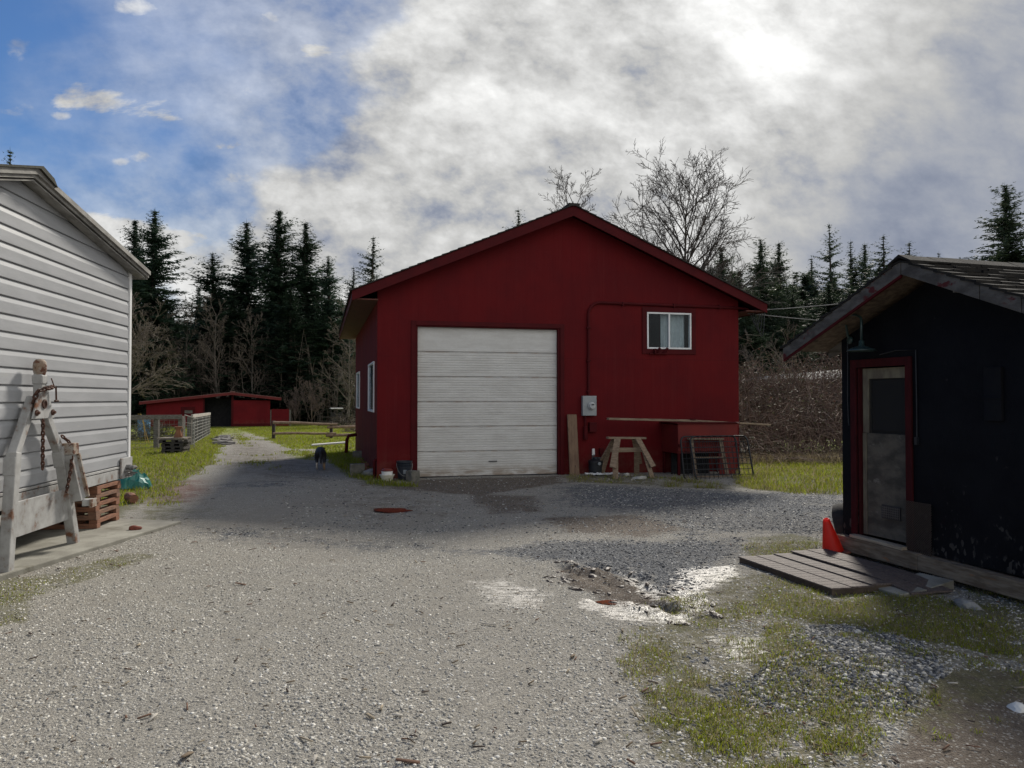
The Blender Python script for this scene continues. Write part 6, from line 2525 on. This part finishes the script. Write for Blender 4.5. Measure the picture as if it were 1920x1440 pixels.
tag(link_mesh('bramble_leaves', np_mesh('bramble_leaves', np.array([tuple(q) for q in LV]), np.array(LF), LEAFM, {'tone': np.array(LC)})), kind='stuff')

# ------------------------------------------------------------------ grass blades and loose stones
BLADE = attrmat('grass_blade', .5, .6, .25)


def cover_at(x, y):
    """cover masks sampled from the ground sheet"""
    Q = np.stack([x, y], 1)
    return acc(Q, GRASS), acc(Q, DARK), acc(Q, DIRT), acc(Q, WET)


def blades(name, n, xr_, yr_, h0, h1, w, seed, pw=1.0, cut=.42, dry=.25, lift=0.0, allow=None):
    r_ = np.random.RandomState(seed)
    y = yr_[0] + (yr_[1] - yr_[0]) * r_.rand(n) ** pw
    x = xr_(y)[0] + (xr_(y)[1] - xr_(y)[0]) * r_.rand(n)
    g = cover_at(x, y)[0]
    br = (fbm(x, y, 1.7, 33, 3) - .5) * .9 + (fbm(x, y, 5.5, 44, 3) - .5) * .9
    ok = (g > .05) & (g + br > cut + r_.rand(n) * .3)
    if allow is not None:
        ok &= allow(x, y)
    x, y = x[ok], y[ok]
    n = len(x)
    z = height(x, y) - .004
    a = r_.rand(n) * 6.283
    h = (h0 + (h1 - h0) * r_.rand(n) ** 1.5) * (.6 + .8 * fbm(x, y, 2.4, 71, 2))
    ln = r_.uniform(.25, 1.1, n) * h
    la = r_.rand(n) * 6.283
    ww = w * r_.uniform(.6, 1.3, n)
    px_, py_ = np.cos(a) * ww, np.sin(a) * ww
    lx_, ly_ = np.cos(la) * ln, np.sin(la) * ln
    b0 = np.stack([x - px_, y - py_, z], 1)
    b1 = np.stack([x + px_, y + py_, z], 1)
    m0 = np.stack([x + lx_ * .35 - px_ * .7, y + ly_ * .35 - py_ * .7, z + h * .6], 1)
    m1 = np.stack([x + lx_ * .35 + px_ * .7, y + ly_ * .35 + py_ * .7, z + h * .6], 1)
    tp = np.stack([x + lx_, y + ly_, z + h * (1 - .25 * ln / np.maximum(h, 1e-4))], 1)
    V_ = np.stack([b0, b1, m1, m0, tp, tp], 1).reshape(-1, 3)
    i0 = np.arange(n)[:, None] * 6
    F_ = np.concatenate([i0 + np.array([[0, 1, 2, 3]]), i0 + np.array([[3, 2, 4, 5]])], 0)
    d = r_.rand(n) < dry * (.5 + fbm(x, y, 1.1, 90, 2))
    gcol = np.array([.180, .235, .018]) * r_.uniform(.6, 1.35, (n, 1)) + np.array([.09, .05, .0]) * r_.rand(n, 1)
    dcol = np.array([.33, .275, .16]) * r_.uniform(.5, 1.1, (n, 1))
    c = np.where(d[:, None], dcol, gcol)
    c = np.repeat(np.concatenate([c, np.ones((n, 1))], 1)[:, None, :], 6, 1).reshape(-1, 4)
    return tag(link_mesh(name, np_mesh(name, V_, F_, BLADE, {'tone': c})), kind='stuff')


def off_things(x, y):
    """nothing sprouts through the platform, the slab or the buildings"""
    Q = np.stack([x, y], 1)
    keep = np.ones(len(x), bool)
    fp = [[(A0.x, A0.y), (A1.x, A1.y), (B1.x, B1.y), (B0.x, B0.y)],
          [tuple(bw(0, 0)[:2]), tuple(bw(BW, 0)[:2]), tuple(bw(BW, BD)[:2]), tuple(bw(0, BD)[:2])],
          [(a1.x, a1.y), (a3.x - .4, a3.y), (-9, 10.6), (-9, 3), (a2.x, a2.y)]]
    for q in fp:
        keep &= poly_mask(Q, q, .02) < .5
    return keep


a1, a2, a3 = G(340, 983), G(0, 1088), G(255, 978)
blades('grass_tufts', 230000, lambda y: (0.06 * y, .80 * y), (3.0, 8.6), .008, .045, .0021, 3, 1.3, .47, .46, allow=off_things)
blades('moss_grass', 26000, lambda y: (-.72 * y, -.46 * y), (5.2, 10.5), .008, .035, .0026, 4, 1.0, .55, .45, allow=off_things)
blades('bank_grass', 60000, lambda y: (.20 * y, .60 * y), (11.0, 21.5), .03, .16, .0050, 5, .8, .48, .30, allow=off_things)
blades('dry_bank_grass', 14000, lambda y: (.22 * y, .60 * y), (18.7, 21.0), .10, .38, .005, 15, 1.0, .05, 1.7, allow=off_things)
blades('dry_verge_grass', 16000, lambda y: (.05 * y, .34 * y), (13.5, 17.0), .02, .11, .004, 6, 1.0, .40, .75, allow=off_things)
blades('side_grass', 34000, lambda y: (-.27 * y, -.12 * y), (13.5, 24.5), .03, .15, .005, 7, .9, .42, .18, allow=off_things)
blades('garden_grass', 90000, lambda y: (-.56 * y, -.30 * y), (11.5, 36), .02, .12, .007, 8, .8, .40, .25, allow=off_things)
blades('lawn_grass', 90000, lambda y: (-.46 * y, -.17 * y), (22, 62), .02, .10, .012, 9, .9, .36, .12, allow=off_things)

STONE = attrmat('loose_stone', 0, .9, .25, .4)


def stones(name, n, xr_, yr_, s0, s1, seed, tones, pick, pw=1.0, flat=.55):
    r_ = np.random.RandomState(seed)
    y = yr_[0] + (yr_[1] - yr_[0]) * r_.rand(n) ** pw
    lo_, hi_ = xr_(y)
    x = lo_ + (hi_ - lo_) * r_.rand(n)
    ok = pick(x, y, r_) & off_things(x, y)
    x, y = x[ok], y[ok]
    n = len(x)
    s = s0 + (s1 - s0) * r_.rand(n) ** 3
    z = height(x, y) + s * flat * .12
    base = np.array([[1, 0, -.5], [0, 1, -.5], [-1, 0, -.5], [0, -1, -.5], [.72, .1, .5], [-.1, .72, .5], [-.72, -.1, .5], [.1, -.72, .5]], float)
    B = base[None] + r_.uniform(-.30, .30, (n, 8, 3)) * np.array([1, 1, .75])
    B[:, :, 2] *= flat
    a = r_.rand(n) * 6.283
    ca_, sa_ = np.cos(a)[:, None], np.sin(a)[:, None]
    asp = r_.uniform(.45, 1.0, (n, 1))
    tx, ty_ = r_.uniform(-.30, .30, (2, n, 1))
    X = (B[:, :, 0] * ca_ - B[:, :, 1] * sa_ * asp) * s[:, None] + x[:, None]
    Y = (B[:, :, 0] * sa_ + B[:, :, 1] * ca_ * asp) * s[:, None] + y[:, None]
    Zz = (B[:, :, 2] + tx * B[:, :, 0] + ty_ * B[:, :, 1]) * s[:, None] + z[:, None]
    V_ = np.stack([X, Y, Zz], 2).reshape(-1, 3)
    quad = np.array([[4, 5, 6, 7], [0, 1, 5, 4], [1, 2, 6, 5], [2, 3, 7, 6], [3, 0, 4, 7]])
    F_ = (np.arange(n)[:, None, None] * 8 + quad[None]).reshape(-1, 4)
    tn = np.array(tones)[r_.randint(0, len(tones), n)] * r_.uniform(.7, 1.25, (n, 1))
    c = np.repeat(np.concatenate([tn, np.ones((n, 1))], 1)[:, None, :], 8, 1).reshape(-1, 4)
    return tag(link_mesh(name, np_mesh(name, V_, F_, STONE, {'tone': c})), kind='stuff')


LT = [(.43, .415, .37), (.34, .325, .29), (.50, .48, .43), (.26, .25, .23), (.39, .365, .315), (.60, .58, .53)]
DT = [(.08, .084, .092), (.12, .124, .132), (.17, .174, .18), (.06, .063, .068), (.22, .222, .222), (.40, .39, .37)]


def pick_light(x, y, r_):
    g, d, di, w = cover_at(x, y)
    # two worn wheel tracks curving up the lane stay nearly free of loose stone
    cx = -.9 - .011 * (y - 3) ** 2
    trk = np.exp(-((np.abs(x - cx) - .78) / .28) ** 2)
    d = d + 0
    w = np.maximum(w, trk)
    return (d + (fbm(x, y, 3, 61, 3) - .5) * .8 < .5) & (g < .55 + .5 * r_.rand(len(x))) & (di < .75) & (r_.rand(len(x)) > w * .72) & (r_.rand(len(x)) < .35 + .9 * fbm(x, y, 1.3, 62, 3))


def pick_dark(x, y, r_):
    g, d, di, w = cover_at(x, y)
    return d + (fbm(x, y, 3, 61, 3) - .5) * .8 > .5


stones('gravel', 150000, lambda y: (-.72 * y, .74 * y), (3.0, 9.5), .003, .015, 1, LT, pick_light, 1.35)
stones('dark_gravel', 60000, lambda y: (-.40 * y, .62 * y), (3.6, 9.6), .006, .021, 2, DT, pick_dark, 1.2)
stones('heap_gravel', 9000, lambda y: (MOUND.x - .9 + 0 * y, MOUND.x + .8 + 0 * y), (MOUND.y - .95, MOUND.y + .85), .008, .022, 5, DT[:5] + LT[:3], pick_dark, 1.0)
stones('yard_gravel', 42000, lambda y: (-.30 * y, .48 * y), (9.3, 17.5), .006, .022, 3, DT + LT[:3], lambda x, y, r_: pick_dark(x, y, r_) | (r_.rand(len(x)) < .25), 1.2)


def litter(name, n, seed):
    """dry stalks, bark chips and leaf bits strewn about the yard"""
    r_ = np.random.RandomState(seed)
    y = 3.1 + 12 * r_.rand(n) ** 1.6
    x = y * r_.uniform(-.7, .7, n)
    L = (.006 + .026 * r_.rand(n) ** 2.5) * np.where(r_.rand(n) < .05, 2.2, 1)
    w = L * r_.uniform(.06, .35, n) * np.where(L > .07, .25, 1)
    a = r_.rand(n) * 6.283
    ok = off_things(x, y)
    x, y, L, w, a = x[ok], y[ok], L[ok], w[ok], a[ok]
    n = len(x)
    z = height(x, y) + .010
    cx_, sx_ = np.cos(a), np.sin(a)
    tilt = r_.uniform(-.25, .25, n)

    def pt(l_, q, dz_):
        return np.stack([x + cx_ * L * l_ - sx_ * w * q, y + sx_ * L * l_ + cx_ * w * q, z + L * l_ * tilt + dz_], 1)
    V_ = np.stack([pt(-1, -1, 0), pt(1, -.7, 0), pt(1, .7, 0), pt(-1, 1, 0), pt(-.9, -.6, .005), pt(.9, -.4, .006), pt(.9, .4, .006), pt(-.9, .6, .005)], 1).reshape(-1, 3)
    fq = np.array([[0, 3, 2, 1], [4, 5, 6, 7], [0, 1, 5, 4], [1, 2, 6, 5], [2, 3, 7, 6], [3, 0, 4, 7]])
    F_ = (np.arange(n)[:, None, None] * 8 + fq[None]).reshape(-1, 4)
    tones = np.array([(.30, .25, .18), (.17, .13, .09), (.08, .06, .05), (.42, .39, .34), (.16, .09, .06)])
    tn = tones[r_.randint(0, 5, n)] * r_.uniform(.7, 1.2, (n, 1))
    c = np.repeat(np.concatenate([tn, np.ones((n, 1))], 1)[:, None, :], 8, 1).reshape(-1, 4)
    return tag(link_mesh(name, np_mesh(name, V_, F_, STONE, {'tone': c})), kind='stuff')


litter('yard_litter', 1500, 9)
